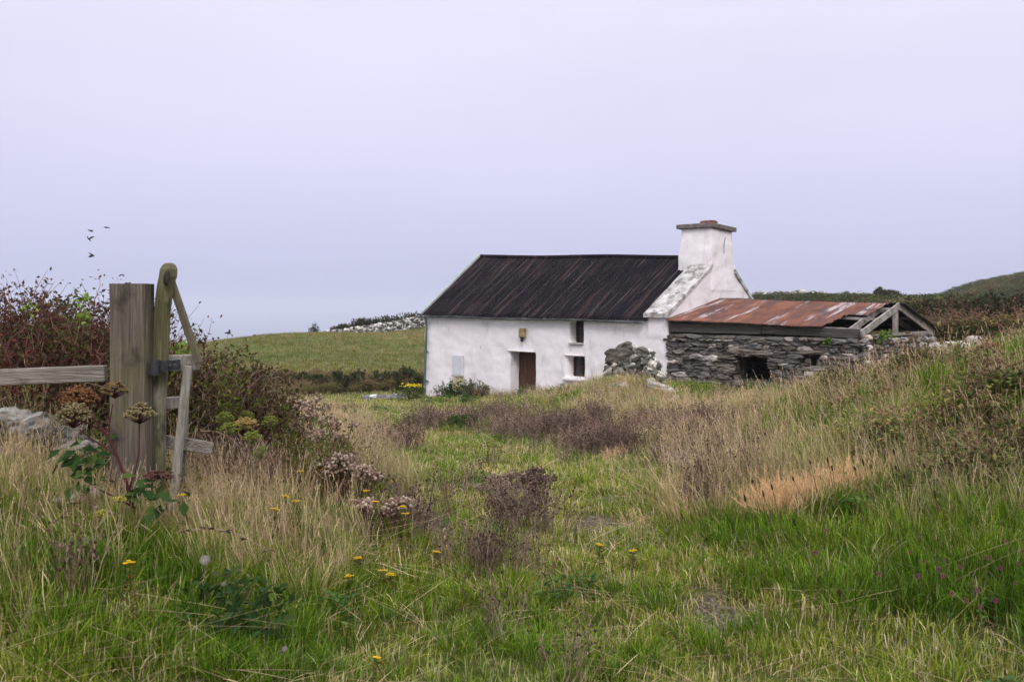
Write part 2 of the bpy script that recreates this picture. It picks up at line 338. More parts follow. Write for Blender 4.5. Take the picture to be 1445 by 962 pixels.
# haze: one closed box round everything
hz = bpy.data.materials.new('sea_haze'); hz.use_nodes = True; t = hz.node_tree; t.nodes.clear()
ho = t.nodes.new('ShaderNodeOutputMaterial'); pv = t.nodes.new('ShaderNodeVolumePrincipled')
pv.inputs['Color'].default_value = (.72, .74, .86, 1); pv.inputs['Density'].default_value = .00030; pv.inputs['Anisotropy'].default_value = .0
t.links.new(pv.outputs[0], ho.inputs['Volume'])
hz.cycles.homogeneous_volume = True
mb = MB(); mb.box((0, 0, -60), (26000, 26000, 220)); hzo = mb.build('haze', hz); tag(hzo, kind='stuff', label='pale sea haze that fades the far hills and the sea', cat='haze')

# ================================================================= COTTAGE
def mk(lx, ly, z): X, Y = to_world(lx, ly); return Vector((X, Y, z))
def facade(px, py, ly=0.0):
    k = (px - CX) / F
    lx = (k * (CC[1] + SQ * ly) - CC[0] - SQ * ly) / (SQ * (1 + k)); Y = CC[1] - SQ * lx + SQ * ly
    return lx, EYE - (py - HY) / F * Y
L_ = 12.2; DH = 3.15; DD = 5.5; B0 = -3.0
def eave(lx): return 1.17 + (-lx / L_) * .09
def ridge(lx): return 3.20 + (-lx / L_) * .42 + .02 * math.sin(lx * .9)
def roofz(lx, ly):
    f = ly / DH if ly <= DH else (DD - ly) / (DD - DH)
    return eave(lx) + (ridge(lx) - eave(lx)) * f
HROOT = Vector((*to_world(-L_ / 2, DH), -2.0))
cottage = empty('cottage', (CC[0], CC[1], -2.0), R(-45))
tag(cottage, 'whitewashed stone cottage with dark corrugated roof and tall square chimney', 'cottage')
ZO = 2.0
def hshift(mb): mb.v = [(a, b, c + ZO) for a, b, c in mb.v]; return mb
def prism(x0, x1, prof0, prof1, mb=None):
    mb = mb or MB(); n = len(prof0)
    vs_ = [(x0, a, b) for a, b in prof0] + [(x1, a, b) for a, b in prof1]
    fs = [tuple(range(n))[::-1], tuple(range(n, 2 * n))] + [(i, (i + 1) % n, n + (i + 1) % n, n + i) for i in range(n)]
    # orientation: fixed by bmesh below
    mb.add(vs_, fs); return mb
def prof(lx, t0, t1, up, b=B0):
    return [(t0, b), (t1, b), (t1, roofz(lx, min(t1, DD)) + up), (DH, ridge(lx) + up), (t0, roofz(lx, max(t0, 0)) + up)]
def tmp(mb, name='tmp'):
    o = hshift(mb).build(name, WHITEWASH); bm = bmesh.new(); bm.from_mesh(o.data); bmesh.ops.recalc_face_normals(bm, faces=bm.faces); bm.to_mesh(o.data); bm.free()
    return o
def bake(o, name, mat, parent, smooth=True):
    dg = bpy.context.evaluated_depsgraph_get(); dg.update(); me_ = bpy.data.meshes.new_from_object(o.evaluated_get(dg)); me_.name = name
    me_.materials.clear(); me_.materials.append(mat)
    if smooth: me_.polygons.foreach_set('use_smooth', [True] * len(me_.polygons))
    r = bpy.data.objects.new(name, me_); COL.objects.link(r); r.parent = parent; return r
DOOR_A = facade(719.7, 496); DOOR_B = facade(754.5, 496)
UW_A = facade(804, 452); UW_B = facade(823.5, 486); LW_A = facade(800, 502); LW_B = facade(825, 534)
outer = tmp(prism(-L_, 0, prof(-L_, 0, DD, -.13), prof(0, 0, DD, -.13)))
inner = prism(-L_ + .6, -.7, prof(-L_ + .6, .6, DD - .6, -.45), prof(-.7, .6, DD - .6, -.45))
cut = [inner]
def opening(a, b, z1, z0, depth=.62, splay=0):
    m = MB(); x0, x1 = a, b
    m.add([(x0 - splay, -.5, z0), (x1 + splay, -.5, z0), (x1, depth, z0), (x0, depth, z0), (x0 - splay, -.5, z1), (x1 + splay, -.5, z1), (x1, depth, z1), (x0, depth, z1)],
          [(0, 3, 2, 1), (4, 5, 6, 7), (0, 1, 5, 4), (1, 2, 6, 5), (2, 3, 7, 6), (3, 0, 4, 7)]); return m
OPS = [(DOOR_A[0], DOOR_B[0], DOOR_A[1], -2.2), (UW_A[0], UW_B[0], UW_A[1], UW_B[1]), (LW_A[0], LW_B[0], LW_A[1], LW_B[1])]
for a, b, z1, z0 in OPS: cut.append(opening(a, b, z1, z0))
cutters = [tmp(c) for c in cut]
for c in cutters:
    md = outer.modifiers.new('b', 'BOOLEAN'); md.operation = 'DIFFERENCE'; md.object = c; md.solver = 'EXACT'
# raised right gable with sloping coping
def prof_par(lx, up):
    return [(-.04, .55), (DD + .04, .55), (DD + .04, eave(lx) + up - .02), (DH, ridge(lx) + up), (-.04, eave(lx) + up - .02)]
par = tmp(prism(-.78, .03, prof_par(-.78, .17), prof_par(0, .17)))
md = outer.modifiers.new('u', 'BOOLEAN'); md.operation = 'UNION'; md.object = par; md.solver = 'EXACT'
md = outer.modifiers.new('r', 'REMESH'); md.mode = 'VOXEL'; md.voxel_size = .055
md = outer.modifiers.new('s', 'SMOOTH'); md.factor = .5; md.iterations = 4
tx1 = bpy.data.textures.new('undulation', 'CLOUDS'); tx1.noise_scale = .9; tx1.noise_depth = 2
md = outer.modifiers.new('d', 'DISPLACE'); md.texture = tx1; md.strength = .085; md.mid_level = .5; md.texture_coords = 'LOCAL'
tx2 = bpy.data.textures.new('lumps', 'CLOUDS'); tx2.noise_scale = .22; tx2.noise_depth = 2
md = outer.modifiers.new('d2', 'DISPLACE'); md.texture = tx2; md.strength = .018; md.mid_level = .5; md.texture_coords = 'LOCAL'
wall = bake(outer, 'wall', WHITEWASH, cottage)
for o in [outer, par] + cutters: bpy.data.objects.remove(o)
# chimney
def frus(x0, x1, y0, y1, za, X0, X1, Y0, Y1, zb0, zb1, mb=None):
    mb = mb or MB()
    mb.add([(x0, y0, za), (x1, y0, za), (x1, y1, za), (x0, y1, za), (X0, Y0, zb0), (X1, Y0, zb0), (X1, Y1, zb1), (X0, Y1, zb1)],
           [(0, 3, 2, 1), (4, 5, 6, 7), (0, 1, 5, 4), (1, 2, 6, 5), (2, 3, 7, 6), (3, 0, 4, 7)]); return mb
CT0 = EYE + (HY - 319.5) * 33.7 / F; CT1 = CT0 - .10
ch = tmp(frus(-1.42, .05, DH - .78, DH + .80, 2.1, -1.24, .02, DH - .68, DH + .62, CT0, CT1))
sk = tmp(frus(-.40, .03, DH - .88, DH + 1.5, 1.0, -.40, .04, DH - .66, DH + .60, 3.7, 3.7))
md = ch.modifiers.new('u', 'BOOLEAN'); md.operation = 'UNION'; md.object = sk; md.solver = 'EXACT'
md = ch.modifiers.new('r', 'REMESH'); md.mode = 'VOXEL'; md.voxel_size = .05
md = ch.modifiers.new('s', 'SMOOTH'); md.factor = .5; md.iterations = 6
md = ch.modifiers.new('d', 'DISPLACE'); md.texture = tx1; md.strength = .10; md.mid_level = .5; md.texture_coords = 'LOCAL'
md = ch.modifiers.new('d2', 'DISPLACE'); md.texture = tx2; md.strength = .03; md.mid_level = .5; md.texture_coords = 'LOCAL'
chim = bake(ch, 'chimney', WHITEWASH, cottage)
for o in (ch, sk): bpy.data.objects.remove(o)
CAPM = M('chimney_slab', [(.3, (.10, .09, .085)), (.6, (.20, .175, .165)), (.75, (.32, .29, .27))], scale=7, bump=.6, rough=.9)
mb = frus(-1.36, .12, DH - .79, DH + .74, CT0 - .01, -1.36, .12, DH - .79, DH + .74, 0, 0)
mb.v = [(a, b, (CT0 - .02 if i < 4 else CT0 + .13) - (.10 if b > DH else 0)) for i, (a, b, c) in enumerate(mb.v)]
o = hshift(mb).build('chimney_slab', CAPM, chim, bevel=.015)
BRICK = M('brick_red', [(.35, (.16, .06, .045)), (.65, (.30, .12, .085))], scale=9, bump=.5, rough=.9)
mb = MB(); zt = CT0 + .08
for k, (a, b) in enumerate(((-.55, DH - .28), (-.55, DH - .04), (-.32, DH - .28), (-.32, DH - .04))):
    mb.box((a, b, zt + .09), (.2, .2, .12), jit=.012)
mb.box((-.43, DH - .16, zt + .165), (.36, .36, .03), jit=.01)
hshift(mb).build('flue_brick', BRICK, chim, bevel=.01)
mb = MB(); mb.tube([(-.05 + .17, DH + .02, CT0 - .35), (.075, DH + .02, CT0 - .52), (.075, DH + .01, CT0 - .9)], .012, .008, 5)
hshift(mb).build('bracket', M('dark_iron', [(.4, (.02, .02, .02)), (.6, (.05, .045, .04))], rough=.6), chim)

# coping: lime rendered slab over the raised gable
COPE = M('coping_render', [(.30, (.26, .24, .23)), (.47, (.48, .46, .45)), (.62, (.64, .61, .62))], scale=2.2, detail=10, bump=.8, bscale=10, rough=.95, bdist=.05,
         second=[((1, 1, 1), 3.4, .49, .60, (.22, .21, .19))])
def slab_slope(y0, y1, x0=-.86, x1=.10, up=.165, th=.11):
    V = []; n = 16; Fs = []
    for i in range(n + 1):
        y = y0 + (y1 - y0) * i / n
        for j in range(7):
            x = x0 + (x1 - x0) * j / 6
            z = roofz(x if x < 0 else 0, y) + up + (mnoise.noise(Vector((x * 2, y * 2, 3))) * .035); V.append((x, y, z + th - .04 * abs(j - 3) / 3))
    for i in range(n + 1):
        y = y0 + (y1 - y0) * i / n
        for j in range(7):
            x = x0 + (x1 - x0) * j / 6; V.append((x, y, roofz(x if x < 0 else 0, y) + up - .05))
    S = (n + 1) * 7
    for i in range(n):
        for j in range(6):
            a = i * 7 + j; Fs.append((a, a + 1, a + 8, a + 7)); Fs.append((S + a + 7, S + a + 8, S + a + 1, S + a))
        Fs.append((i * 7, i * 7 + 7, S + i * 7 + 7, S + i * 7)); Fs.append((i * 7 + 6, S + i * 7 + 6, S + i * 7 + 13, i * 7 + 13))
    Fs.append(tuple(range(7)) + tuple(S + k for k in range(6, -1, -1))); Fs.append(tuple(n * 7 + k for k in range(6, -1, -1)) + tuple(S + n * 7 + k for k in range(7)))
    m = MB(); m.add(V, Fs); return m
hshift(slab_slope(-.16, DH - .70)).build('coping', COPE, cottage)
hshift(slab_slope(DD + .16, DH + .70)).build('coping', COPE, cottage)

# corrugated roofs ------------------------------------------------
def corr(x0, x1, y0, y1, zf, pitch, amp, nv=14, keep=None, thick=0.0, sub=6, wob=.01, seed=1):
    nu = int((x1 - x0) / pitch * sub); V = []; UV = []
    for j in range(nv + 1):
        y = y0 + (y1 - y0) * j / nv
        for i in range(nu + 1):
            x = x0 + (x1 - x0) * i / nu
            z = zf(x, y) + amp * math.cos(2 * math.pi * i / sub) + wob * mnoise.noise(Vector((x * .8, y * 1.5, seed))) + (int(x / (pitch * 10)) % 2) * .010 + (.016 if j < nv * .46 else 0)
            yy = y + (.02 * mnoise.noise(Vector((int(x / (pitch * 9)) * 3.3, seed, 0))) if j == 0 else 0)
            V.append((x, yy, z)); UV.append((x, y))
    Fs = []
    for j in range(nv):
        for i in range(nu):
            cx = x0 + (x1 - x0) * (i + .5) / nu; cy = (j + .5) / nv
            if keep and not keep(cx, cy): continue
            a = j * (nu + 1) + i; Fs.append((a, a + 1, a + nu + 2, a + nu + 1))
    m = MB(); m.add(V, Fs); return m
ROOFM = M('tarred_iron', [(.28, (.006, .006, .009)), (.52, (.010, .009, .013)), (.75, (.020, .016, .019))], scale=1.6, detail=9, rough=.95, bump=.25, bscale=20, spec=.08,
          second=[((3.2, .22, .22), 1.0, .52, .70, (.052, .034, .033)), ((11, .35, .35), 1.0, .56, .68, (.085, .062, .062)), ((1, 1, 1), 14, .62, .72, (.12, .10, .10))])
o = hshift(corr(-L_ - .07, -.80, -.17, DH, lambda x, y: roofz(x, y) + .04, .125, .016)).build('roof', ROOFM, cottage, smooth=True); roof = o
md = o.modifiers.new('t', 'SOLIDIFY'); md.thickness = .006
o = hshift(corr(-L_ - .07, -.80, DD + .17, DH, lambda x, y: roofz(x, y) + .04, .125, .016, seed=4)).build('roof', ROOFM, cottage, smooth=True)
mb = MB(); mb.tube([(x, DH, ridge(x) + .045) for x in np.linspace(-L_ - .09, -1.2, 30)], .085, .085, 8, cap=True); hshift(mb).build('ridge_cap', ROOFM, roof, smooth=True)
VERGE = M('verge_board', [(.3, (.26, .29, .29)), (.7, (.42, .45, .45))], scale=6, rough=.7, bump=.3)
mb = MB()
for (ya, yb) in ((-.22, DH), (DD + .22, DH)):
    mb.bar((-L_ - .0, ya, roofz(-L_, 0) - .22 / DH * 2.4 * .8 + .09), (-L_ + .0, yb, ridge(-L_) + .13), .17, .07, n=6, wob=.006)
hshift(mb).build('verge', VERGE, roof)
GUT = M('gutter_metal', [(.4, (.04, .045, .05)), (.6, (.13, .145, .16))], scale=3, rough=.5, bump=.2, spec=.5)
def gutter(x0, x1):
    V = []; Fs = []; n = 40
    for i in range(n + 1):
        x = x0 + (x1 - x0) * i / n
        for k in range(7):
            a = math.pi + math.pi * k / 6; V.append((x, -.215 + .062 * math.cos(a), eave(x) - .105 + .062 * math.sin(a) + .02 * math.sin(x * 1.1)))
    for i in range(n):
        for k in range(6): a = i * 7 + k; Fs.append((a, a + 7, a + 8, a + 1))
    m = MB(); m.add(V, Fs); return m
gut = hshift(gutter(-L_ - .1, -.85)).build('gutter', GUT, cottage, smooth=True); md = gut.modifiers.new('t', 'SOLIDIFY'); md.thickness = .008
for x in np.arange(-L_ + .3, -1, .95): mb = MB(); mb.box((x, -.16, eave(x) - .10), (.03, .16, .05)); hshift(mb).build('bracket', GUT, gut)
PIPE = M('downpipe_paint', [(.4, (.07, .11, .12)), (.6, (.12, .17, .18))], scale=5, rough=.6, bump=.2)
dx = facade(604.5, 500)[0]
mb = MB(); mb.tube([(dx + .05, -.20, eave(dx) - .14), (dx + .05, -.20, eave(dx) - .25), (dx, -.10, eave(dx) - .45), (dx - .02, -.10, .2), (dx - .08, -.11, -1.2), (dx - .1, -.12, -2.25)], .048, .048, 10, cap=True)
for z in (-.35, -1.55): mb.tube([(dx - .04, -.1, z), (dx - .04, -.1, z + .09)], .066, .066, 10, cap=True); mb.box((dx - .04, -.06, z + .04), (.2, .05, .04))
hshift(mb).build('downpipe', PIPE, cottage, smooth=False)
# door
DOORM = M('door_planks', [(.3, (.05, .02, .012)), (.55, (.10, .042, .028)), (.75, (.17, .08, .055))], scale=2.5, stretch=(6, 6, .7), rough=.75, bump=.5, bscale=9)
door = empty('door', (0, 0, 0)); door.parent = cottage
x0, x1 = DOOR_A[0] - .04, DOOR_B[0] + .04; zt = DOOR_A[1] + .05
npl = 6; wd = (x1 - x0) / npl
mb = MB()
for i in range(npl): mb.box((x0 + wd * (i + .5), .50 + random.uniform(-.003, .003), (zt - 2.25) / 2), (wd - .012, .045, zt + 2.25))
door_leaf = hshift(mb).build('door_leaf', DOORM, cottage, bevel=.004); bpy.data.objects.remove(door); door_leaf.name = 'door'
mb = MB(); mb.tube([(DOOR_B[0] - .30, .45, -.95), (DOOR_B[0] - .30, .42, -.95), (DOOR_B[0] - .30, .42, -.83), (DOOR_B[0] - .30, .45, -.83)], .01, .01, 6)
IRON = bpy.data.materials['dark_iron']
hshift(mb).build('handle', IRON, door_leaf)
mb = MB(); mb.box(((x0 + x1) / 2 - .05, -.03, DOOR_A[1] + .035), (DOOR_B[0] - DOOR_A[0] + .06, .07, .035), jit=.008); hshift(mb).build('door_lintel', WHITEWASH, cottage, bevel=.025)
# windows
WF = M('window_paint', [(.35, (.05, .022, .018)), (.65, (.10, .045, .035))], scale=12, rough=.6, bump=.3)
GL = bpy.data.materials.new('window_glass'); GL.use_nodes = True
g = GL.node_tree.nodes['Principled BSDF']; g.inputs['Base Color'].default_value = (.025, .028, .03, 1); g.inputs['Roughness'].default_value = .12; g.inputs['Specular IOR Level'].default_value = .5
def window(A, B, yy, mull):
    x0, x1, z1, z0 = A[0] - .03, B[0] + .03, A[1] + .03, B[1] - .03
    mb = MB(); t_ = .09
    mb.box(((x0 + x1) / 2, yy, z1 - t_ / 2), (x1 - x0, .07, t_)); mb.box(((x0 + x1) / 2, yy, z0 + t_ / 2), (x1 - x0, .07, t_))
    mb.box((x0 + t_ / 2, yy, (z0 + z1) / 2), (t_, .066, z1 - z0 - 2 * t_)); mb.box((x1 - t_ / 2, yy, (z0 + z1) / 2), (t_, .066, z1 - z0 - 2 * t_))
    for k in range(1, mull): mb.box(((x0 + x1) / 2, yy, z0 + (z1 - z0) * k / mull), (x1 - x0 - 2 * t_, .05, .03))
    mb.box(((x0 + x1) / 2, yy, (z0 + z1) / 2), (.03, .046, z1 - z0 - 2 * t_))
    fr_ = hshift(mb).build('window', WF, cottage, bevel=.004)
    mb = MB(); mb.box(((x0 + x1) / 2, yy + .02, (z0 + z1) / 2), (x1 - x0 - .1, .012, z1 - z0 - .1)); hshift(mb).build('pane', GL, fr_)
    return fr_
wu = window(UW_A, UW_B, .36, 3); wl = window(LW_A, LW_B, .36, 2)
tag(wu, 'small upper window under the eaves'); tag(wl, 'lower window with sloping white sill')
SILL = M('sill_stone', [(.35, (.30, .28, .26)), (.65, (.5, .47, .45))], scale=9, rough=.9, bump=.5)
mb = MB(); mb.box(((UW_A[0] + UW_B[0]) / 2, .12, UW_B[1] + .02), (UW_B[0] - UW_A[0] + .02, .42, .06), jit=.008); hshift(mb).build('sill', SILL, wu, bevel=.012)
mb = MB(); mb.box(((LW_A[0] + LW_B[0]) / 2 - .05, .06, LW_B[1] - .03), (LW_B[0] - LW_A[0] + .14, .40, .10), rot=Matrix.Rotation(R(9), 3, 'X'), jit=.01); hshift(mb).build('sill', WHITEWASH, wl, bevel=.03)
mb = MB(); mb.box(((LW_A[0] + LW_B[0]) / 2 - .05, -.02, LW_A[1] + .03), (LW_B[0] - LW_A[0] + .08, .08, .035), jit=.008); hshift(mb).build('window_lintel', WHITEWASH, cottage, bevel=.02)
# wall lamp and meter cupboard
lx, lz = facade(737, 472, -.1)
lamp = empty('wall_lamp', (lx, -.10, lz + ZO)); lamp.parent = cottage
HOUS = M('lamp_brass', [(.4, (.22, .17, .07)), (.6, (.38, .30, .14))], scale=9, rough=.5)
mb = MB(); mb.box((0, 0, .07), (.26, .14, .34)); mb.box((0, .06, .06), (.14, .10, .2)); mb.build('lamp_housing', HOUS, lamp, bevel=.02)
mb = MB(); mb.tube([(0, -.01, -.10), (0, -.02, -.2)], .085, .05, 10, cap=True); mb.rock((0, -.02, -.22), (.12, .12, .1), 2, rough=.02, n=2); mb.build('sensor', IRON, lamp)
ax, az_ = facade(646, 515, -.08)
MET = M('meter_cupboard_paint', [(.4, (.60, .60, .66)), (.6, (.68, .68, .73))], scale=4, rough=.5, bump=.1)
mb = MB(); mb.box((ax, -.07, az_), (.54, .12, .80)); mc = hshift(mb).build('meter_cupboard', MET, cottage, bevel=.012)
mb = MB(); mb.box((ax, -.136, az_), (.46, .014, .72)); mb.box((ax + .18, -.148, az_), (.02, .014, .06)); hshift(mb).build('door_panel', MET, mc, bevel=.004)
mb = MB(); mb.box((ax, -.10, az_ - .425), (.58, .17, .045)); hshift(mb).build('ledge', SILL, mc)

# ================================================================= STONE SHED
SL = 6.6; SD = 4.7
shed = empty('stone_shed', (CC[0], CC[1], -2.0), R(-45)); tag(shed, 'low dry stone shed with broken rusty tin roof beside the cottage', 'shed')
def stone_col(kind=0):
    g = random.uniform(.11, .27) if kind == 0 else random.uniform(.13, .34)
    if random.random() < (.08 if kind == 0 else .15): g = random.uniform(.38, .68)
    k = random.choice((0, .02, .06, .12))
    return (g * (1.03 + k), g * (.98 + k * .1), g * (.99 - k))
def masonry(mb, L, z0, ztop, place, holes=(), rh=(.07, .15), rw=(.18, .55), depth=.14, sub=2, kind=0):
    z = z0; row = 0
    while z < ztop(0) + .15:
        h = random.uniform(*rh); x = -random.uniform(0, .2)
        while x < L:
            wd = random.uniform(*rw) * (1.25 if h > .12 else .9); xc = x + wd / 2; zc_ = z + h / 2 + random.uniform(-.015, .015)
            x += wd
            if xc > L or xc < 0: continue
            if zc_ + h * .3 > ztop(xc): continue
            if any(a - .02 < xc < b + .02 and c < zc_ < d for a, b, c, d in holes): continue
            w2 = wd
            for a, b, c, d in holes:
                if c < zc_ < d:
                    if xc < a and xc + wd / 2 > a: w2 = max(.1, (a - xc) * 2)
                    if xc > b and xc - wd / 2 < b: w2 = max(.1, (xc - b) * 2)
            rot = place(1) @ Matrix.Rotation(random.uniform(-.09, .09), 3, 'Y') 
            mb.rock(place(0)(xc, random.uniform(-.06, .04), zc_), (w2 * 1.03, depth * random.uniform(1.3, 2), h * 1.06), sub, random.randint(0, 9999), .30, 7, stone_col(kind), rot)
        z += h * .97
CORE = M('wall_core', [(.35, (.035, .032, .028)), (.65, (.09, .082, .072))], scale=8, rough=1, bump=.8)
def SX(px, py): return facade(px, py, 0)
d0 = SX(1046, 500); d1 = SX(1083, 538); w0 = SX(1142, 500); w1 = SX(1153, 517.5)
DB_ = SX(1064, 536)[1]; DH_ = (d0[0] - .12, d1[0] + .05, DB_, d0[1]); WH = (w0[0], w1[0], w1[1], w0[1])
def wtop(x): return .72 + .03 * math.sin(x * 2)
# walls: core slabs with the openings left out
mb = MB(); Z0 = -2.4; T = .5
def corebox(xa, xb, za, zb, y0=.07, y1=T):
    if xb - xa > .01 and zb - za > .01: mb.box(((xa + xb) / 2, (y0 + y1) / 2, (za + zb) / 2), (xb - xa, y1 - y0, zb - za))
zt = .68
corebox(.03, DH_[0], Z0, zt); corebox(DH_[0], DH_[1], DH_[3], zt - .001); corebox(DH_[0], DH_[1], Z0, DB_); corebox(DH_[1], WH[0], Z0, zt); corebox(WH[0], WH[1], Z0, WH[2]); corebox(WH[0], WH[1], WH[3], zt - .001); corebox(WH[1], SL - .07, Z0, zt)
corebox(SL - T, SL - .07, Z0, zt - .004, T, SD); corebox(.03, SL - T, Z0, zt - .004, SD - T, SD - .07)
front = hshift(mb).build('wall_core', CORE, shed)
mb = MB()
pf = lambda m: (lambda x, y, z: (x, y, z)) if m == 0 else Matrix.Identity(3)
masonry(mb, SL, -1.75, wtop, pf, [DH_, WH], rh=(.055, .165), rw=(.16, .52), sub=2)
Mz = Matrix.Rotation(R(90), 3, 'Z')
# lintels and corner
hshift(mb).build('front_wall', STONE, shed, smooth=False)
mb = MB(); ld = SX(1062, 498); mb.rock(((d0[0] + d1[0]) / 2 - .12, -.02, d0[1] + .08), (d1[0] - d0[0] + .75, .32, .17), 3, 5, .2, 4, (.27, .235, .21), Matrix.Rotation(R(2), 3, 'Y'))
mb.rock(((w0[0] + w1[0]) / 2 - .05, -.02, w0[1] + .06), (.85, .3, .12), 3, 9, .2, 4, (.24, .21, .19)); hshift(mb).build('lintel', STONE, shed)
pg = lambda m: (lambda x, y, z: (SL + y, x, z)) if m == 0 else Mz
mb = MB(); masonry(mb, SD, -1.3, wtop, pg, (), rh=(.09, .2), rw=(.12, .34), kind=1); hshift(mb).build('gable_wall', STONE, shed)
# timber
OLDW = M('weathered_timber', [(.3, (.16, .14, .13)), (.5, (.30, .27, .25)), (.7, (.46, .43, .41))], scale=2.2, stretch=(2, 2, 2), rough=.9, bump=.6, bscale=12, dist=1.0)
DARKW = M('dark_timber', [(.3, (.045, .04, .038)), (.55, (.09, .08, .072)), (.75, (.19, .17, .155))], scale=3, stretch=(.5, 3, 5), rough=.95, bump=.6, bscale=10)
def seave(x): return 1.15 - .135 * min(1, x / 5.4) - .05 * max(0, x - 5.4)
def sridge_t(x): return 2.95 - .62 * x / 6.2
def sridge(x): return 1.80 - .17 * x / 6.2
def sroof(x, y):
    t_ = sridge_t(max(0, min(x, 6.6)))
    if y <= t_: return seave(x) + (sridge(x) - seave(x)) * y / t_
    return sridge(x) - (sridge(x) - .85) * (y - t_) / (SD - t_)
mb = MB(); mb.bar((.05, .03, .875), (3.4, .03, .85), .07, .27, n=4, wob=.006); mb.bar((3.42, .035, .86), (6.52, .02, .80), .07, .235, n=4, wob=.006); hshift(mb).build('wall_plate', DARKW, shed)
apz = EYE + 2.0 * 28.9 / F; apy = 2.28
def truss(xx, dz, name='rafter'):
    for a, b in (((xx, -.10 if dz > -.1 else .14, .86 + dz + (0 if dz > -.1 else .07)), (xx, apy + .03, apz + dz)), ((xx, apy - .02, apz + dz - .01), (xx, SD + .12, .80 + dz))):
        m_ = MB(); m_.bar(a, b, .055, .19, up=(0, 0, 1), n=5, wob=.004); hshift(m_).build(name, OLDW, shed)
truss(SL - .02, -.07); truss(SL - .55, -.13)
mb = MB(); mb.bar((SL - .04, .35, .735), (SL - .04, SD - .05, .76), .10, .075, n=3, wob=.004); hshift(mb).build('tie_beam', OLDW, shed)
mb = MB(); mb.bar((SL - .08, apy - .08, .77), (SL - .08, apy - .08, apz - .10), .09, .19, up=(0, 1, 0)); hshift(mb).build('king_post', OLDW, shed)
for yy in (.12, 1.12, 2.1, 3.4):
    m_ = MB(); m_.bar((.1, yy, sroof(0, yy) - .085), (SL - .1, yy, sroof(SL, yy) - .085), .06, .075, n=5, wob=.004); hshift(m_).build('purlin', OLDW, shed)
RUST = M('rusty_tin', [(.25, (.06, .030, .026)), (.42, (.12, .050, .034)), (.58, (.20, .078, .046)), (.78, (.28, .125, .078))], scale=1.3, detail=9, stretch=(1.4, .7, .7), rough=.8, bump=.3, bscale=18, spec=.3, dist=.6,
         second=[((2.4, .25, .25), 1.0, .57, .64, (.40, .36, .37)), ((1.7, .8, .8), 1.6, .50, .64, (.085, .052, .055)), ((6, .6, .6), 1.0, .62, .70, (.07, .04, .035))])
def keep(x, v): 
    lim = 5.42 + .35 * v if v < .48 else (6.15 + .1 * v)
    return x < lim + .04 * math.sin(v * 40)
def sfront(x, y): return sroof(x, y * sridge_t(x)) + .01
def corr_shed(front_=True):
    V = []; Fs = []; nv = 22; pitch = .1; x0, x1 = .04, 6.75; nu = int((x1 - x0) / pitch * 6)
    for j in range(nv + 1):
        v = j / nv
        for i in range(nu + 1):
            x = x0 + (x1 - x0) * i / nu; t_ = sridge_t(min(x, 6.6))
            y = -.2 + (t_ + .2) * v if front_ else SD + .3 - (SD + .3 - t_) * v
            z = sroof(x, y) + .012 + .013 * math.cos(2 * math.pi * i / 6) + .02 * mnoise.noise(Vector((x * .9, y * 1.4, 7))) + (int(x / .7) % 2) * .008
            V.append((x, y + .03 * mnoise.noise(Vector((int(x / .7) * 2.3, 1, 0))) * (j == 0), z))
    for j in range(nv):
        for i in range(nu):
            cx_ = x0 + (x1 - x0) * (i + .5) / nu
            if front_ and not keep(cx_, (j + .5) / nv): continue
            a = j * (nu + 1) + i; Fs.append((a, a + 1, a + nu + 2, a + nu + 1))
    m_ = MB(); m_.add(V, Fs); return m_
o = hshift(corr_shed(True)).build('roof', RUST, shed, smooth=True); md = o.modifiers.new('t', 'SOLIDIFY'); md.thickness = .005
DTIN = M('blackened_tin', [(.3, (.02, .018, .018)), (.6, (.05, .042, .038)), (.8, (.10, .07, .055))], scale=2, rough=.85, bump=.3)
o = hshift(corr_shed(False)).build('roof', DTIN, shed, smooth=True); md = o.modifiers.new('t', 'SOLIDIFY'); md.thickness = .02; tag(o, 'blackened rear roof slope')
# weeds rooted in the wall heads
def leafclump(mb, c, r, n, cols, L=.05, W=.03, flat=.7):
    for _ in range(n):
        d = Vector((random.gauss(0, 1), random.gauss(0, 1), random.gauss(0, 1) + .6)).normalized(); p = Vector(c) + Vector((d.x * r, d.y * r, d.z * r * flat)) * random.uniform(.1, 1)
        mb.quadleaf(p, d + Vector((random.uniform(-.6, .6),) * 3), (random.uniform(-1, 1), random.uniform(-1, 1), 1), L * random.uniform(.6, 1.4), W * random.uniform(.7, 1.3), random.choice(cols))
GRN = [(.11, .19, .03), (.16, .25, .045), (.20, .28, .06), (.07, .13, .03)]
for px, py in ((1236, 478), (1246, 474), (1172, 483)):
    lx_, lz_ = facade(px, py) if px < 1215 else (SL + .05, 0)
    if px > 1215:
        k = (px - CX) / F; ly_ = (k * (CC[1] - SQ * SL) - CC[0] - SQ * SL) / (SQ * (1 - k)); lz_ = EYE - (py - HY) / F * (CC[1] - SQ * SL + SQ * ly_); X, Y = to_world(SL + .12, ly_)
    else: X, Y = to_world(lx_, -.1)
    mb = MB(); leafclump(mb, (0, 0, 0), .22 if px > 1215 else .13, 130, GRN, .08, .05)
    o = mb.build('wall_fern', VP); o.location = (X, Y, lz_)
    tag(o, {1236: 'left one of two bright green weed tufts under the open shed gable', 1246: 'right one of two bright green weed tufts under the open shed gable', 1172: 'small green weed tuft rooted high in the shed front wall'}[px], 'weed')

# ================================================================= STONES
def cobble_obj(name, label, cat, px, py, Y, size, col, rot=None, seed=1, rough=.2, n=3.2, group=None, sub=4):
    p = at(px, py, Y); mb = MB(); mb.rock((0, 0, 0), size, sub, seed, rough, n, col, rot if rot is not None else rrot(.25))
    o = mb.build(name, STONE, smooth=True); o.location = p; tag(o, label, cat, group); return o
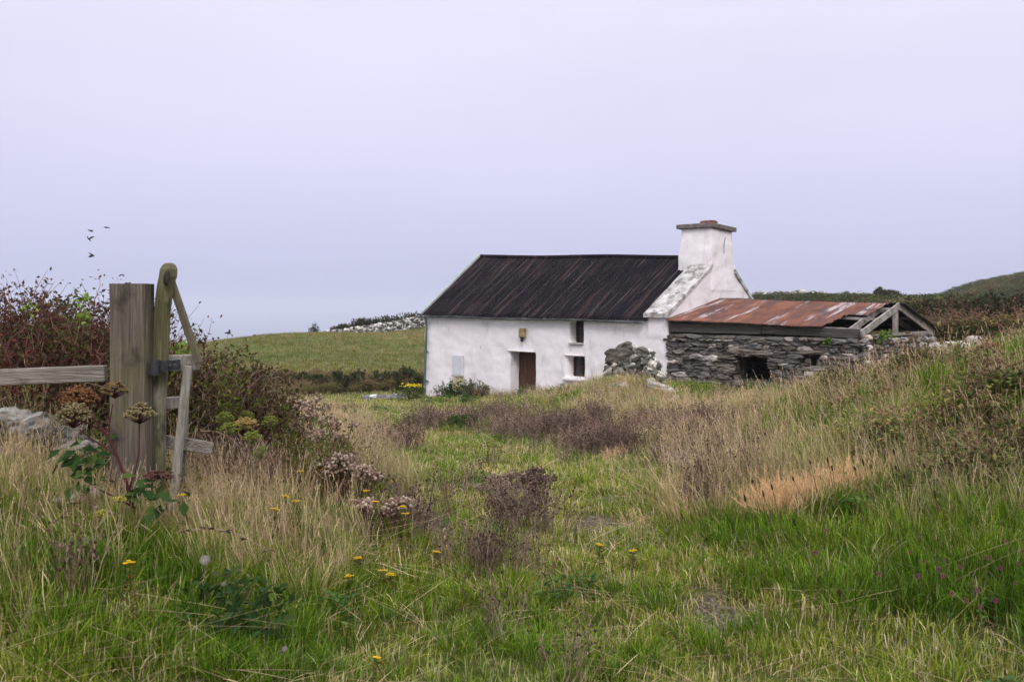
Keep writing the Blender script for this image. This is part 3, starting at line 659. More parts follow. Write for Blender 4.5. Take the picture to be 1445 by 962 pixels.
# rubble heap in front of the cottage: one mound of stones
heap = empty('rubble_heap', at(893, 536, 29.6)); tag(heap, 'heap of loose rubble stones leaning against the whitewashed front wall', 'stone heap')
mb = MB()
for i in range(520):
    u = random.uniform(-1, 1.05); t_ = random.uniform(0, 1) ** .8
    prof_h = (1.0 if u < -.2 else 1.0 - .18 * (u + .2)) * (1 - max(0, abs(u) - .62) ** 1.2 * 1.9)
    z = t_ * prof_h * 1.05 * (.72 if u < -.15 else 1); wv = .8 - .35 * t_
    s = random.uniform(.09, .24); g = random.choice((.12, .2, .3, .45, .7, .9))
    mb.rock((u * .84 * (1 - .1 * t_), random.uniform(-wv, wv * .4) * .8, z - .05), (s * 1.5, s * 1.1, s * .7), 2, i, .3, 3.2, (g * 1.02, g, g * .95), rrot(.9))
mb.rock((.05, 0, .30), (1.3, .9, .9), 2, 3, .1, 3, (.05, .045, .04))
mb.build('stones', STONE, heap)
mb = MB(); mb.rock((-.50, -.30, .74), (.72, .5, .44), 3, 21, .30, 6, (.165, .148, .137), Matrix.Rotation(R(-10), 3, 'Y')); mb.rock((-.30, -.3, .99), (.46, .40, .22), 3, 2, .28, 5, (.175, .16, .15), Matrix.Rotation(R(-22), 3, 'Y'))
o = mb.build('large_boulder', STONE, heap, smooth=False); tag(o, 'large rounded grey boulder at the left top of the heap')
cobble_obj('boulder', 'flat topped grey boulder in the grass below the rubble heap', 'boulder', 873, 550, 26.5, (.55, .4, .36), (.5, .49, .5), Matrix.Rotation(R(-8), 3, 'Y'), 3, .12, 5)
cobble_obj('boulder', 'long low white streaked boulder right of the rubble heap', 'boulder', 930, 546, 26.8, (.72, .4, .22), (.55, .53, .5), Matrix.Rotation(R(16), 3, 'Y'), 7)
cobble_obj('boulder', 'small pointed pale stone at the right end of the long low boulder', 'boulder', 943, 552, 26.2, (.28, .26, .18), (.8, .78, .74), None, 17)
cobble_obj('boulder', 'lowest pale boulder sunk in the dry grass below the heap', 'boulder', 886, 573, 23.5, (.42, .35, .24), (.62, .6, .56), None, 9)
cobble_obj('boulder', 'roundish pale boulder in straw left of the shed corner', 'boulder', 952, 568, 24.0, (.34, .3, .28), (.55, .54, .52), Matrix.Rotation(R(-25), 3, 'Y'), 12)
cobble_obj('boulder', 'half hidden pale stone in dark stems right of the others', 'boulder', 998, 588, 22.0, (.3, .25, .16), (.6, .56, .52), None, 14)
# tumbled wall to the right of the shed
wr = empty('tumbled_wall', at(1345, 500, 29.5)); tag(wr, 'low line of tumbled white stones running right from the shed', 'stone wall')
mb = MB()
for i in range(150):
    px = random.uniform(1310, 1398); py = random.uniform(482, 516); Y = random.uniform(28.8, 30.4)
    if py < 486 + abs(px - 1345) * .06: continue
    p = at(px, py, Y) - Vector(wr.location); s = random.uniform(.14, .34); g = random.choice((.25, .4, .6, .85, .9))
    mb.rock(p, (s * 1.3, s, s * .8), 2, i, .25, 3, (g, g * .99, g * .96), rrot(.7))
mb.rock(at(1374, 482, 29.6) - Vector(wr.location), (.48, .4, .34), 3, 3, .15, 3.5, (.78, .75, .72)); mb.build('stones', STONE, wr)
# white stones behind the fence rail (left)
wl_ = empty('roadside_wall', at(50, 640, 6.6)); tag(wl_, 'low bank of pale lichen covered stones behind the fence rail', 'stone wall')
mb = MB()
for i in range(190):
    px = random.uniform(-90, 118); Y = random.uniform(6.2, 7.3); top = np.interp(px, [-90, 10, 40, 90, 150], [578, 584, 588, 606, 640]); py = random.uniform(top, top + 60)
    s = random.uniform(.07, .19); g = random.choice((.06, .12, .2, .32)); mb.rock(at(px, py, Y) - Vector(wl_.location), (s * 1.3, s * .9, s * .7), 3, i, .28, 3.2, (g, g * .985, g * .97), rrot(.4))
mb.build('stones', STONE, wl_)
cobble_obj('stone', 'flat pale stone lying in grass left of the gatepost foot', 'stone', 92, 706, 5.0, (.17, .14, .05), (.5, .48, .46), Matrix.Rotation(R(-12), 3, 'Y'), 5)
cobble_obj('stone', 'whitish stone touching the foot of the gatepost', 'stone', 128, 695, 5.2, (.12, .12, .05), (.5, .48, .46), None, 6)
# slab by the cottage corner
sl = empty('flat_rock', ground_at(545, 563)); tag(sl, 'low flat grey rock lying on the ground left of the cottage', 'rock')
mb = MB(); mb.rock((0, 0, .04), (1.9, 1.2, .22), 4, 8, .1, 4, (.20, .19, .21)); mb.rock((-.45, -.45, .14), (.3, .22, .16), 3, 4, .2, 3, (.85, .85, .85)); mb.rock((.55, -.1, .16), (.6, .4, .14), 3, 5, .2, 3, (.26, .25, .27)); mb.build('rock', STONE, sl, smooth=True)
# far field wall on the brow
fw = empty('field_wall', (-12, 128, h1(-12, 128))); tag(fw, 'long dry stone field wall of black and white stones on the green brow', 'stone wall')
mb = MB()
for i in range(1500):
    px = 455 + 150 * random.random() ** .75; Y = np.interp(px, [440, 610], [116, 127]) + random.uniform(-.3, .3); X = (px - CX) / F * Y
    hh = np.interp(px, [455, 500, 560, 605], [.25, .8, 1.25, 1.6]); z = h1(X, Y) + random.uniform(-.1, hh) ; s = random.uniform(.22, .5); g = random.choice((.10, .15, .25, .5, .9, .9))
    mb.rock(Vector((X, Y, z)) - Vector(fw.location), (s * 1.2, s, s * .8), 1, i, .3, 3, (g, g, g * .97), rrot(.6))
mb.build('stones', STONE, fw)
# rocks on the far right ridge
rk = empty('ridge_rocks', (50, 165, h1(50, 165))); 
mb = MB()
for i in range(230):
    px = random.choice((random.uniform(1050, 1160), random.gauss(1120, 25), random.uniform(1050, 1290))); Y = random.uniform(158, 169); X = (px - CX) / F * Y
    s = random.uniform(.3, 1.0); g = random.choice((.15, .3, .45, .7)); mb.rock(Vector((X, Y, h1(X, Y) + random.uniform(.3, 1.6))) - Vector(rk.location), (s * 1.4, s, s * .8), 1, i, .3, 3, (g, g, g * .96), rrot(.5))
mb.build('rocks', STONE, rk); tag(rk, 'scattered white rocks cresting the far heath ridge behind the shed', 'rocks', kind='stuff')

# ================================================================= GATE, POST, FENCE
WOOD = M('grey_oak', [(.28, (.05, .041, .031)), (.5, (.135, .112, .088)), (.72, (.26, .225, .185))], scale=1.6, stretch=(26, 26, .9), detail=9, rough=.9, bump=.7, bscale=4, dist=1.4,
         second=[((1, 1, .7), 4.2, .54, .66, (.04, .036, .03)), ((1, 1, .5), 2.6, .52, .72, (.15, .14, .07)), ((9, 9, .5), 2.6, .60, .68, (.045, .038, .03))])
MOSSW = M('mossy_oak', [(.28, (.07, .07, .03)), (.5, (.14, .13, .065)), (.72, (.26, .235, .17))], scale=1.8, stretch=(26, 26, .9), detail=9, rough=.9, bump=.6, bscale=4, dist=1.0,
          second=[((1, 1, .5), 3, .50, .66, (.28, .25, .21)), ((2, 2, 1), 4, .56, .68, (.05, .05, .035))])
PALEW = M('bleached_oak', [(.28, (.16, .145, .125)), (.5, (.30, .275, .24)), (.72, (.44, .41, .37))], scale=2, stretch=(18, 18, 2.5), detail=9, rough=.9, bump=.7, bscale=5, dist=1.2,
          second=[((1, 1, 1), 6, .58, .7, (.10, .09, .08))])
RAILW = M('rail_oak', [(.28, (.12, .105, .085)), (.5, (.24, .215, .185)), (.72, (.36, .33, .29))], scale=2, stretch=(1.2, 22, 22), detail=9, rough=.9, bump=.7, bscale=5, dist=1.2,
          second=[((1, 1, 1), 5, .58, .72, (.06, .055, .045))])
def plank(pts, w_, d_, n=24, seed=0, top_round=False):
    """upright timber with slight weathered irregularity; pts = (bottom, top)"""
    a, b = Vector(pts[0]), Vector(pts[1]); m_ = MB(); V = []; k_ = 4
    ring_ = []
    for side in range(4):
        for q in range(k_):
            u = -1 + 2 * q / k_
            ring_.append([(u, -1), (1, u), (-u, 1), (-1, -u)][side])
    for i in range(n + 1):
        t_ = i / n; p = a.lerp(b, t_)
        for (u, v) in ring_:
            rr = 1 - .07 * (abs(u) > .95 and abs(v) > .95)
            nn = mnoise.noise(Vector((u * 3 + seed, v * 3, p.z * 1.2))) * .012
            V.append(p + Vector((u * (w_ / 2 + nn) * rr, v * (d_ / 2 + nn) * rr, 0)))
    K = 4 * k_; Fs = [tuple(range(K))[::-1], tuple(n * K + i for i in range(K))]
    for i in range(n):
        for q in range(K): Fs.append((i * K + q, i * K + (q + 1) % K, (i + 1) * K + (q + 1) % K, (i + 1) * K + q))
    m_.add(V, Fs); return m_
PY = 5.3
pb = at(179, 760, PY); pt = at(179, 400, PY)
mb = plank(((pb.x, PY + .075, pb.z), (pt.x, PY + .075, pt.z)), .203, .15, seed=2)
o = mb.build('gatepost', WOOD); tag(o, 'thick square weathered grey gatepost at the left of the track', 'gatepost')
# fence rail
o_r = MB(); a = at(-260, 543, 5.42); b = at(150, 526.5, 5.37); o_r.bar(a, b, .045, .088, n=14, wob=.002); o = o_r.build('fence_rail', RAILW, bevel=.006); tag(o, 'single horizontal wooden fence rail running left from the gatepost', 'fence rail')
gx, gy = -1.93, 5.45
gate = empty('gate', (at(225, 700, 5.42).x, 5.42, at(225, 700, 5.42).z)); tag(gate, 'broken wooden field gate hanging beside the square gatepost', 'gate')
G0 = Vector(gate.location)
def gbuild(mb, name, mat, **k): mb.v = [tuple(Vector(v) - G0) for v in mb.v]; return mb.build(name, mat, gate, **k)
# hanging stile: curved, thicker rounded head
cent = [(221, 735, 14, .0), (222, 640, 14, .0), (223, 560, 14, 0), (226, 500, 14, 0), (229, 440, 14, 0), (233, 405, 14, 0), (237, 390, 15, 0), (238, 380, 14.5, 0), (238.5, 374, 11, 0), (238.5, 371, 6, 0)]
V = []; Fs = []; K = 12; rot = R(-32)
for i, (px, py, hw, _) in enumerate(cent):
    p = at(px, py, 5.44); r_ = hw / F * 5.44 * .93
    for q in range(K):
        a_ = 2 * math.pi * q / K + rot; sx_ = math.copysign(abs(math.cos(a_ - rot)) ** .35, math.cos(a_ - rot)); sy_ = math.copysign(abs(math.sin(a_ - rot)) ** .35, math.sin(a_ - rot))
        u = sx_ * r_ * .84; v = sy_ * r_ * .62
        V.append(p + Vector((u * math.cos(rot) - v * math.sin(rot), u * math.sin(rot) + v * math.cos(rot), 0)))
for i in range(len(cent) - 1):
    for q in range(K): Fs.append((i * K + q, (i + 1) * K + q, (i + 1) * K + (q + 1) % K, i * K + (q + 1) % K))
Fs.append(tuple((len(cent) - 1) * K + q for q in range(K))[::-1]); mb = MB(); mb.add(V, Fs); st = gbuild(mb, 'stile', MOSSW)
mb = MB(); mb.rock(at(235, 392, 5.37), (.035, .02, .085), 3, 4, .08, 2.2, (.1, .1, .1), Matrix.Rotation(R(8), 3, 'Y')); gbuild(mb, 'knot_hole', M('rotten_wood', [(.4, (.02, .018, .016)), (.6, (.05, .045, .04))], scale=20), smooth=True)
mb = MB(); mb.bar(at(240, 392, 5.47), at(281, 512, 5.52), .035, .045, up=(0, -1, 0), n=6, wob=.001); gbuild(mb, 'brace', WOOD, bevel=.005)
mb = MB(); mb.bar(at(232, 512, 5.50), at(279, 511, 5.62), .07, .088, n=4, wob=.001); gbuild(mb, 'top_rail', PALEW, bevel=.006)
mb = MB(); mb.bar(at(232, 569, 5.52), at(262, 567, 5.62), .05, .065, n=3, wob=.001); gbuild(mb, 'middle_rail', PALEW, bevel=.006)
mb = MB(); mb.bar(at(232, 622, 5.54), at(299, 633, 5.68), .05, .070, n=5, wob=.003); gbuild(mb, 'bottom_rail', RAILW, bevel=.006)
mb = MB(); mb.bar(at(265, 516, 5.50), at(243, 720, 5.46), .045, .036, up=(0, -1, 0), n=8, wob=.002); gbuild(mb, 'strut', PALEW, bevel=.005)
mb = MB(); mb.bar(at(262, 560, 5.66), at(259, 680, 5.66), .03, .03, up=(0, -1, 0), n=5, wob=.002); gbuild(mb, 'upright', RAILW, bevel=.004)
STRAP = M('hinge_steel', [(.4, (.02, .022, .028)), (.7, (.05, .052, .06))], scale=20, rough=.5, spec=.5)
mb = MB(); p = at(219, 517, 5.33); mb.tube([at(219, 508, 5.33), at(219, 529, 5.33)], .026, .026, 12, cap=True)
mb.bar(at(222, 516, 5.345), at(238, 516, 5.335), .018, .058, n=1); mb.bar(at(235, 516, 5.345), at(253, 514, 5.44), .018, .055, n=1); mb.bar(at(207, 526, 5.36), at(224, 526, 5.345), .03, .018)
for q in (240, 247): mb.tube([at(q, 515, 5.37), at(q, 515, 5.33)], .009, .009, 8, cap=True)
gbuild(mb, 'hinge', STRAP)

# ================================================================= BIRDS
BIRD = M('bird_feathers', [(.4, (.015, .015, .018)), (.6, (.04, .04, .042))], rough=.7)
def bird(px, py, span, up, yaw, roll, label):
    p = at(px, py, 42); root = empty('bird', p, yaw); tag(root, label, 'bird', 'birds over the field'); root.rotation_euler = (roll, 0, yaw)
    mb = MB(); pts = [(-.09, 0), (-.05, .022), (.0, .03), (.05, .024), (.085, .012)]
    mb.tube([(0, y * 1, 0) for y, r in pts], .02, .02, 8) if False else None
    V = []; Fs = []
    prof_ = [(-.16, .006, .018), (-.10, .012, .02), (-.05, .028, .026), (0, .034, .032), (.05, .028, .028), (.08, .02, .02), (.10, .017, .017), (.115, .01, .01), (.135, .002, .002)]
    for y, rx, rz_ in prof_:
        for q in range(8): a_ = q * math.pi / 4; V.append((rx * math.cos(a_), y, rz_ * math.sin(a_)))
    for i in range(len(prof_) - 1):
        for q in range(8): Fs.append((i * 8 + q, i * 8 + (q + 1) % 8, (i + 1) * 8 + (q + 1) % 8, (i + 1) * 8 + q))
    for s_ in (-1, 1):   # wings: inner and outer section, slightly thick
        b0 = len(V); ch_ = [(0, .05, -.03, 0), (.35, .055, -.045, up * .5), (.65, .03, -.05, up * .9), (1, -.05, -.07, up * 1.0)]
        for f_, y1_, y0_, z_ in ch_:
            x_ = s_ * (.02 + f_ * span / 2)
            V += [(x_, y1_, z_ * span / 2 + .004), (x_, y0_, z_ * span / 2 + .004), (x_, y0_, z_ * span / 2 - .004), (x_, y1_, z_ * span / 2 - .004)]
        for i in range(3):
            for q in range(4): Fs.append((b0 + i * 4 + q, b0 + i * 4 + (q + 1) % 4, b0 + i * 4 + 4 + (q + 1) % 4, b0 + i * 4 + 4 + q))
    mb.add(V, Fs); mb.build('body', BIRD, root)
bird(127, 325.5, .30, .25, R(70), R(20), 'dark bird second from the top, gliding with raised wingtips')
bird(150, 321, .26, .1, R(80), R(5), 'small dark bird furthest right and highest of the four')
bird(125.5, 337.5, .34, .9, R(60), R(35), 'dark bird with folded up wings in the middle of the flock')
bird(130, 359.5, .34, -.7, R(-50), R(-30), 'lowest dark bird of the four with wings beating down')

# ================================================================= PLANT LIBRARY (instanced tufts)
def blade_set(n, h, hv, spread, width, bend, cols, segs=4, base_col=None, head=None, stiff=.0):
    """numpy: n curved blades, returns verts, faces, colours"""
    V = []; Fc = []; Cc = []
    for i in range(n):
        a = rng.uniform(0, 2 * np.pi); r = spread * math.sqrt(rng.uniform()); x0, y0 = r * math.cos(a), r * math.sin(a)
        hh = h * (1 - hv * rng.uniform()); la = a + rng.normal() * .9; b = bend * abs(rng.normal()) * .9 + .06
        wd = width * rng.uniform(.6, 1.25); tw = la + math.pi / 2 + rng.normal() * .5
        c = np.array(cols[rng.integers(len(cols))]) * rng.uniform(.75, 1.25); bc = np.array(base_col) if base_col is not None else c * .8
        sx, sy = math.cos(tw) * wd / 2, math.sin(tw) * wd / 2; b0 = len(V)
        for k in range(segs + 1):
            t = k / segs; ang_ = b * t; 
            ox = hh * b * .62 * t ** 2; z = hh * (t - .30 * min(b, 1.6) * t ** 2.2)
            px_, py_ = x0 + math.cos(la) * ox, y0 + math.sin(la) * ox; ww = 1 - .25 * t if k < segs else 0
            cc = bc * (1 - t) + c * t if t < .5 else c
            if k < segs: V += [(px_ - sx * ww, py_ - sy * ww, z), (px_ + sx * ww, py_ + sy * ww, z)]; Cc += [cc, cc]
            else: V.append((px_, py_, z)); Cc.append(cc)
        for k in range(segs - 1): q0 = b0 + 2 * k; Fc.append((q0, q0 + 1, q0 + 3, q0 + 2))
        Fc.append((b0 + 2 * segs - 2, b0 + 2 * segs - 1, b0 + 2 * segs))
        if head is not None and rng.uniform() < head['p']:
            hc = np.array(head['c'][rng.integers(len(head['c']))]) * rng.uniform(.8, 1.2); hl = head['l'] * rng.uniform(.6, 1.3); tip = np.array(V[-1]); pr = np.array(V[-2]); dr = tip - pr; dr /= np.linalg.norm(dr) + 1e-9
            for m_ in range(head['n']):
                t = m_ / head['n']; base = tip + dr * hl * (t - .35); aa = rng.uniform(0, 6.28); out = np.array([math.cos(aa), math.sin(aa), .6]) * head['w'] * (1.1 - t) * rng.uniform(.5, 1)
                e_ = base + out * .9 + dr * hl * .25; s2 = np.array([-math.sin(aa), math.cos(aa), 0]) * head['q']
                b1 = len(V); V += [tuple(base), tuple((base + e_) / 2 + s2), tuple(e_), tuple((base + e_) / 2 - s2)]; Cc += [hc] * 4; Fc.append((b1, b1 + 1, b1 + 2, b1 + 3))
    return V, Fc, Cc
LIB = {}
def lib(name, parts, mat=None):
    c = LIB.setdefault(name, bpy.data.collections.new('lib_' + name)); V = []; Fc = []; Cc = []
    for v, f, k in parts: b = len(V); V += list(v); Fc += [tuple(i + b for i in q) for q in f]; Cc += list(k)
    me_ = bpy.data.meshes.new(name); me_.from_pydata([tuple(map(float, v)) for v in V], [], Fc)
    a = me_.color_attributes.new('col', 'FLOAT_COLOR', 'POINT'); cc = np.ones((len(V), 4), np.float32); cc[:, :3] = np.array(Cc).reshape(-1, 3); a.data.foreach_set('color', cc.ravel())
    me_.materials.append(mat or VI); o = bpy.data.objects.new('%s_%03d' % (name, len(c.objects)), me_); c.objects.link(o)
G1 = [(.11, .165, .012), (.14, .195, .014), (.20, .235, .022), (.08, .12, .010), (.27, .25, .045)]
G2 = [(.06, .125, .010), (.09, .18, .012), (.045, .09, .010), (.15, .22, .02)]
ST = [(.46, .38, .22), (.56, .47, .30), (.36, .29, .16), (.40, .31, .19), (.28, .26, .11)]
PK = [(.44, .34, .24), (.36, .27, .19), (.52, .43, .33)]
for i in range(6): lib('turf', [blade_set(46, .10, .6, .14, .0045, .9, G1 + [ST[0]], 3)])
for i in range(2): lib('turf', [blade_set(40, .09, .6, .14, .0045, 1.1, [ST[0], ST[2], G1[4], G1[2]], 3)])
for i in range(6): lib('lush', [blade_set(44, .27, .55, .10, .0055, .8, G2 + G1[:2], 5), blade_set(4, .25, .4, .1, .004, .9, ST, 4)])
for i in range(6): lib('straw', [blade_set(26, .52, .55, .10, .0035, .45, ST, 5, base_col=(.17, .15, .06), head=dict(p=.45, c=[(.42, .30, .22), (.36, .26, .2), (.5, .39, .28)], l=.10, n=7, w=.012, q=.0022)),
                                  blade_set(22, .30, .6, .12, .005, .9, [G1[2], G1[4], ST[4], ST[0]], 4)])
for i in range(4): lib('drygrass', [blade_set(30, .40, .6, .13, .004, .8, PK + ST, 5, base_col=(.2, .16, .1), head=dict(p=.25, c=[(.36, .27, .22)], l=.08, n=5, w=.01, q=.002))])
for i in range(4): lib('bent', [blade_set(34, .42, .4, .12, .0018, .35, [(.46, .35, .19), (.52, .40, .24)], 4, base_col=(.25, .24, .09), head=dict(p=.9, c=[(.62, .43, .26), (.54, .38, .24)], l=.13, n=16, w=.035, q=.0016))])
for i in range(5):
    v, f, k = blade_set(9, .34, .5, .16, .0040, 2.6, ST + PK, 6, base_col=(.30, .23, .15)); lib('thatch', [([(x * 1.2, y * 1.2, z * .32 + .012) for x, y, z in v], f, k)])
def knap(h, n, cols, headc, hs=.012):
    mb = MB()
    for i in range(n):
        a = random.uniform(0, 6.28); r = .15 * random.random(); p = Vector((r * math.cos(a), r * math.sin(a), 0)); d = Vector((random.gauss(0, .22), random.gauss(0, .22), 1)).normalized(); hh = h * random.uniform(.6, 1)
        c = random.choice(cols); pts = [p + d * hh * t + Vector((0, 0, -.02 * t)) + Vector((random.uniform(-.008, .008),) * 3) for t in (0, .35, .7, 1)]
        mb.tube(pts, .0032, .0018, 3, c)
        for b in range(random.randint(3, 6)):
            t = random.uniform(.4, 1); q0 = p + d * hh * t; e = q0 + (d + Vector((random.gauss(0, .8), random.gauss(0, .8), .3))).normalized() * hh * random.uniform(.12, .3)
            mb.tube([q0, (q0 + e) / 2 + Vector((0, 0, .01)), e], .0020, .0013, 3, c)
            s = hs * random.uniform(.8, 1.4); mb.rock(e, (s, s, s * 1.3), 1, i, .1, 2, random.choice(headc))
    return mb.v, mb.f, mb.c
for i in range(4): lib('knapweed', [knap(.42, 12, [(.13, .09, .07), (.21, .155, .125), (.32, .26, .21)], [(.06, .038, .03), (.11, .075, .06), (.2, .15, .12)])])
def broad(n, h, L, W, cols, r=.12):
    mb = MB()
    for i in range(n):
        a = random.uniform(0, 6.28); q = r * random.random(); p = Vector((q * math.cos(a), q * math.sin(a), h * random.random() ** .7)); d = Vector((math.cos(a + random.gauss(0, .8)), math.sin(a + random.gauss(0, .8)), random.uniform(-.2, .8)))
        mb.quadleaf(p, d, (0, 0, 1), L * random.uniform(.6, 1.3), W * random.uniform(.7, 1.2), random.choice(cols))
    return mb.v, mb.f, mb.c
for i in range(4): lib('weeds', [broad(46, .18, .075, .04, [(.045, .10, .03), (.07, .14, .035), (.05, .09, .035), (.10, .16, .05)])])
for i in range(5): lib('scrub', [broad(240, .55, .09, .06, [(.03, .055, .018), (.05, .08, .022), (.085, .11, .03), (.11, .095, .04), (.17, .15, .07)], .5), knap(.75, 10, [(.14, .10, .08), (.22, .17, .13)], [(.12, .08, .06)], .03)])
for i in range(4): lib('heath', [broad(260, .6, .12, .08, [(.035, .06, .022), (.05, .075, .03), (.07, .085, .03), (.09, .055, .04)], .6)])

def gn_tree(name, coll):
    g = bpy.data.node_groups.new(name, 'GeometryNodeTree'); g.interface.new_socket('Geometry', in_out='INPUT', socket_type='NodeSocketGeometry'); g.interface.new_socket('Geometry', in_out='OUTPUT', socket_type='NodeSocketGeometry')
    N = g.nodes.new; L = g.links.new; gi = N('NodeGroupInput'); go = N('NodeGroupOutput'); ip = N('GeometryNodeInstanceOnPoints'); ci = N('GeometryNodeCollectionInfo')
    ci.inputs['Collection'].default_value = coll; ci.inputs['Separate Children'].default_value = True; ci.inputs['Reset Children'].default_value = True
    def att(n, ty): a = N('GeometryNodeInputNamedAttribute'); a.data_type = ty; a.inputs['Name'].default_value = n; return [s for s in a.outputs if s.enabled][0]
    L(gi.outputs[0], ip.inputs['Points']); L(ci.outputs[0], ip.inputs['Instance']); ip.inputs['Pick Instance'].default_value = True
    L(att('idx', 'INT'), ip.inputs['Instance Index']); L(att('rot', 'FLOAT_VECTOR'), ip.inputs['Rotation']); L(att('scl', 'FLOAT_VECTOR'), ip.inputs['Scale'])
    L(ip.outputs[0], go.inputs[0]); return g
def scatter(name, libname, P, tint, scl, label, cat='grass', tilt=.12, wind=(0, 0), parent=None):
    """P (n,2) ground points; one object of instanced tufts following the ground"""
    n = len(P); z = H(P[:, 0], P[:, 1]); me_ = bpy.data.meshes.new(name); me_.vertices.add(n)
    co = np.stack([P[:, 0], P[:, 1], z - .01], 1).astype(np.float32); me_.vertices.foreach_set('co', co.ravel())
    a = rng.uniform(0, 2 * np.pi, n); b = rng.normal(0, tilt, n) + wind[0]
    sa, ca, sb, cb = np.sin(a), np.cos(a), np.sin(b), np.cos(b)
    rot = np.stack([np.arctan2(sb * sa, cb), np.arcsin(np.clip(sb * ca, -1, 1)), np.arctan2(sa, cb * ca)], 1).astype(np.float32)
    at1 = me_.attributes.new('rot', 'FLOAT_VECTOR', 'POINT'); at1.data.foreach_set('vector', rot.ravel())
    s = np.asarray(scl, np.float32); s = np.stack([s, s, s], 1) if s.ndim == 1 else s
    at2 = me_.attributes.new('scl', 'FLOAT_VECTOR', 'POINT'); at2.data.foreach_set('vector', s.astype(np.float32).ravel())
    at3 = me_.attributes.new('idx', 'INT', 'POINT'); at3.data.foreach_set('value', rng.integers(0, len(LIB[libname].objects), n).astype(np.int32))
    at4 = me_.attributes.new('tint', 'FLOAT_COLOR', 'POINT'); tt = np.ones((n, 4), np.float32); tt[:, :3] = tint; at4.data.foreach_set('color', tt.ravel())
    o = bpy.data.objects.new(name, me_); COL.objects.link(o); md_ = o.modifiers.new('scatter', 'NODES'); md_.node_group = gn_tree(name, LIB[libname])
    tag(o, label, cat, kind='stuff'); print(name, n); return o
def wedge(n, y0, y1, half=.62, pw=1.0):
    """points with density ~ 1/Y^pw in the ground wedge ahead"""
    # sample Y with pdf ~ Y^(1-pw)
    u = rng.uniform(size=n); e = 2 - pw
    Y = (y0 ** e + u * (y1 ** e - y0 ** e)) ** (1 / e) if abs(e) > 1e-6 else y0 * (y1 / y0) ** u
    X = rng.uniform(-half, half, n) * (Y + 1.5); return np.stack([X, Y], 1)
def free(P):
    lx, ly = to_local(P[:, 0], P[:, 1])
    inside = (lx > -L_ - .05) & (lx < .05) & (ly > -.05) & (ly < DD) | (lx > -.1) & (lx < SL + .12) & (ly > -.12) & (ly < SD)
    inside |= (np.abs(P[:, 0] + 2.9) < .75) & (P[:, 1] > 5.75) & (P[:, 1] < 6.6)
    inside |= (np.abs(P[:, 0] - pt.x) < .11) & (np.abs(P[:, 1] - PY - .075) < .1)
    gx, gy, _ = ground_at(545, 563); inside |= (((P[:, 0] - gx) / .85) ** 2 + ((P[:, 1] - gy) / .55) ** 2) < 1
    return ~inside
def px_of(P):
    z = H(P[:, 0], P[:, 1], False); return CX + F * P[:, 0] / P[:, 1], HY + F * (EYE - z) / P[:, 1]
def pick(P, prob): return P[rng.uniform(size=len(P)) < prob]
def tints(P, s, lo, hi, seed, freq=.7):
    f = fnoise(P[:, 0] * freq, P[:, 1] * freq, seed)[:, None]; f = np.clip((f - .3) / .4, 0, 1)
    return (np.array(lo) * (1 - f) + np.array(hi) * f) * rng.uniform(1 - s, 1 + s, (len(P), 1))
def wscale(Y, base=1.0): return base * np.clip((Y / 7.0) ** .45, .85, 2.1)
def ws3(Y, f, hk=1.0, base=1.0):
    w_ = wscale(Y, base) * f; h_ = base * np.clip((Y / 7.0) ** .12, .9, 1.25) * f * hk; return np.stack([w_, w_, h_], 1)

BENT = [(1150, 728, 48, 9), (1205, 714, 38, 8), (1100, 746, 22, 7), (1240, 714, 14, 5)]
KNAP = [(800, 608, 110, 16), (900, 624, 110, 20), (985, 672, 55, 36), (1015, 625, 40, 16), (880, 640, 70, 12), (690, 594, 60, 9), (740, 745, 36, 20), (690, 812, 50, 16), (600, 606, 25, 8), (1000, 715, 34, 16), (480, 735, 60, 28), (400, 720, 70, 30), (330, 700, 60, 24), (470, 690, 50, 20), (560, 640, 30, 10), (560, 760, 40, 12)]
DARKGREEN = [(640, 605, 14, 6), (950, 790, 60, 14), (600, 850, 100, 25), (820, 850, 80, 20), (1060, 820, 50, 12), (660, 690, 60, 10), (540, 760, 60, 14), (700, 760, 60, 12), (700, 625, 40, 6)]
def bare(X, Y):
    g = blobs(X, Y, GRAVEL); return np.clip((g * 1.5 - .42 - (fnoise(X * 3.2, Y * 3.2, 9) - .5) * 1.6) * 4, 0, 1)
# short turf everywhere near
P = wedge(30000, 2.3, 46, pw=1.15); P = P[free(P)]; tr = track(P[:, 0], P[:, 1]); gr = blobs(P[:, 0], P[:, 1], GRAVEL)
P = pick(P, np.clip(np.where((P[:, 0] < 0) & (P[:, 1] > 4.3), .12, .35) + .65 * tr, 0, 1) * (1 - .93 * bare(P[:, 0], P[:, 1]))); tr = track(P[:, 0], P[:, 1])
dg = blobs(P[:, 0], P[:, 1], DARKGREEN)[:, None]
tn = tints(P, .2, (.75, .96, .8), (1.32, 1.26, 1.4), 21, .9) * (1 - dg * .35) 
scatter('turf', 'turf', P, tn, ws3(P[:, 1], rng.uniform(.6, 1.35, len(P)) * (.7 + .7 * fnoise(P[:, 0] * 1.1, P[:, 1] * 1.1, 5)) * (1 + .5 * (1 - tr))), 'short mixed green grass covering the track')
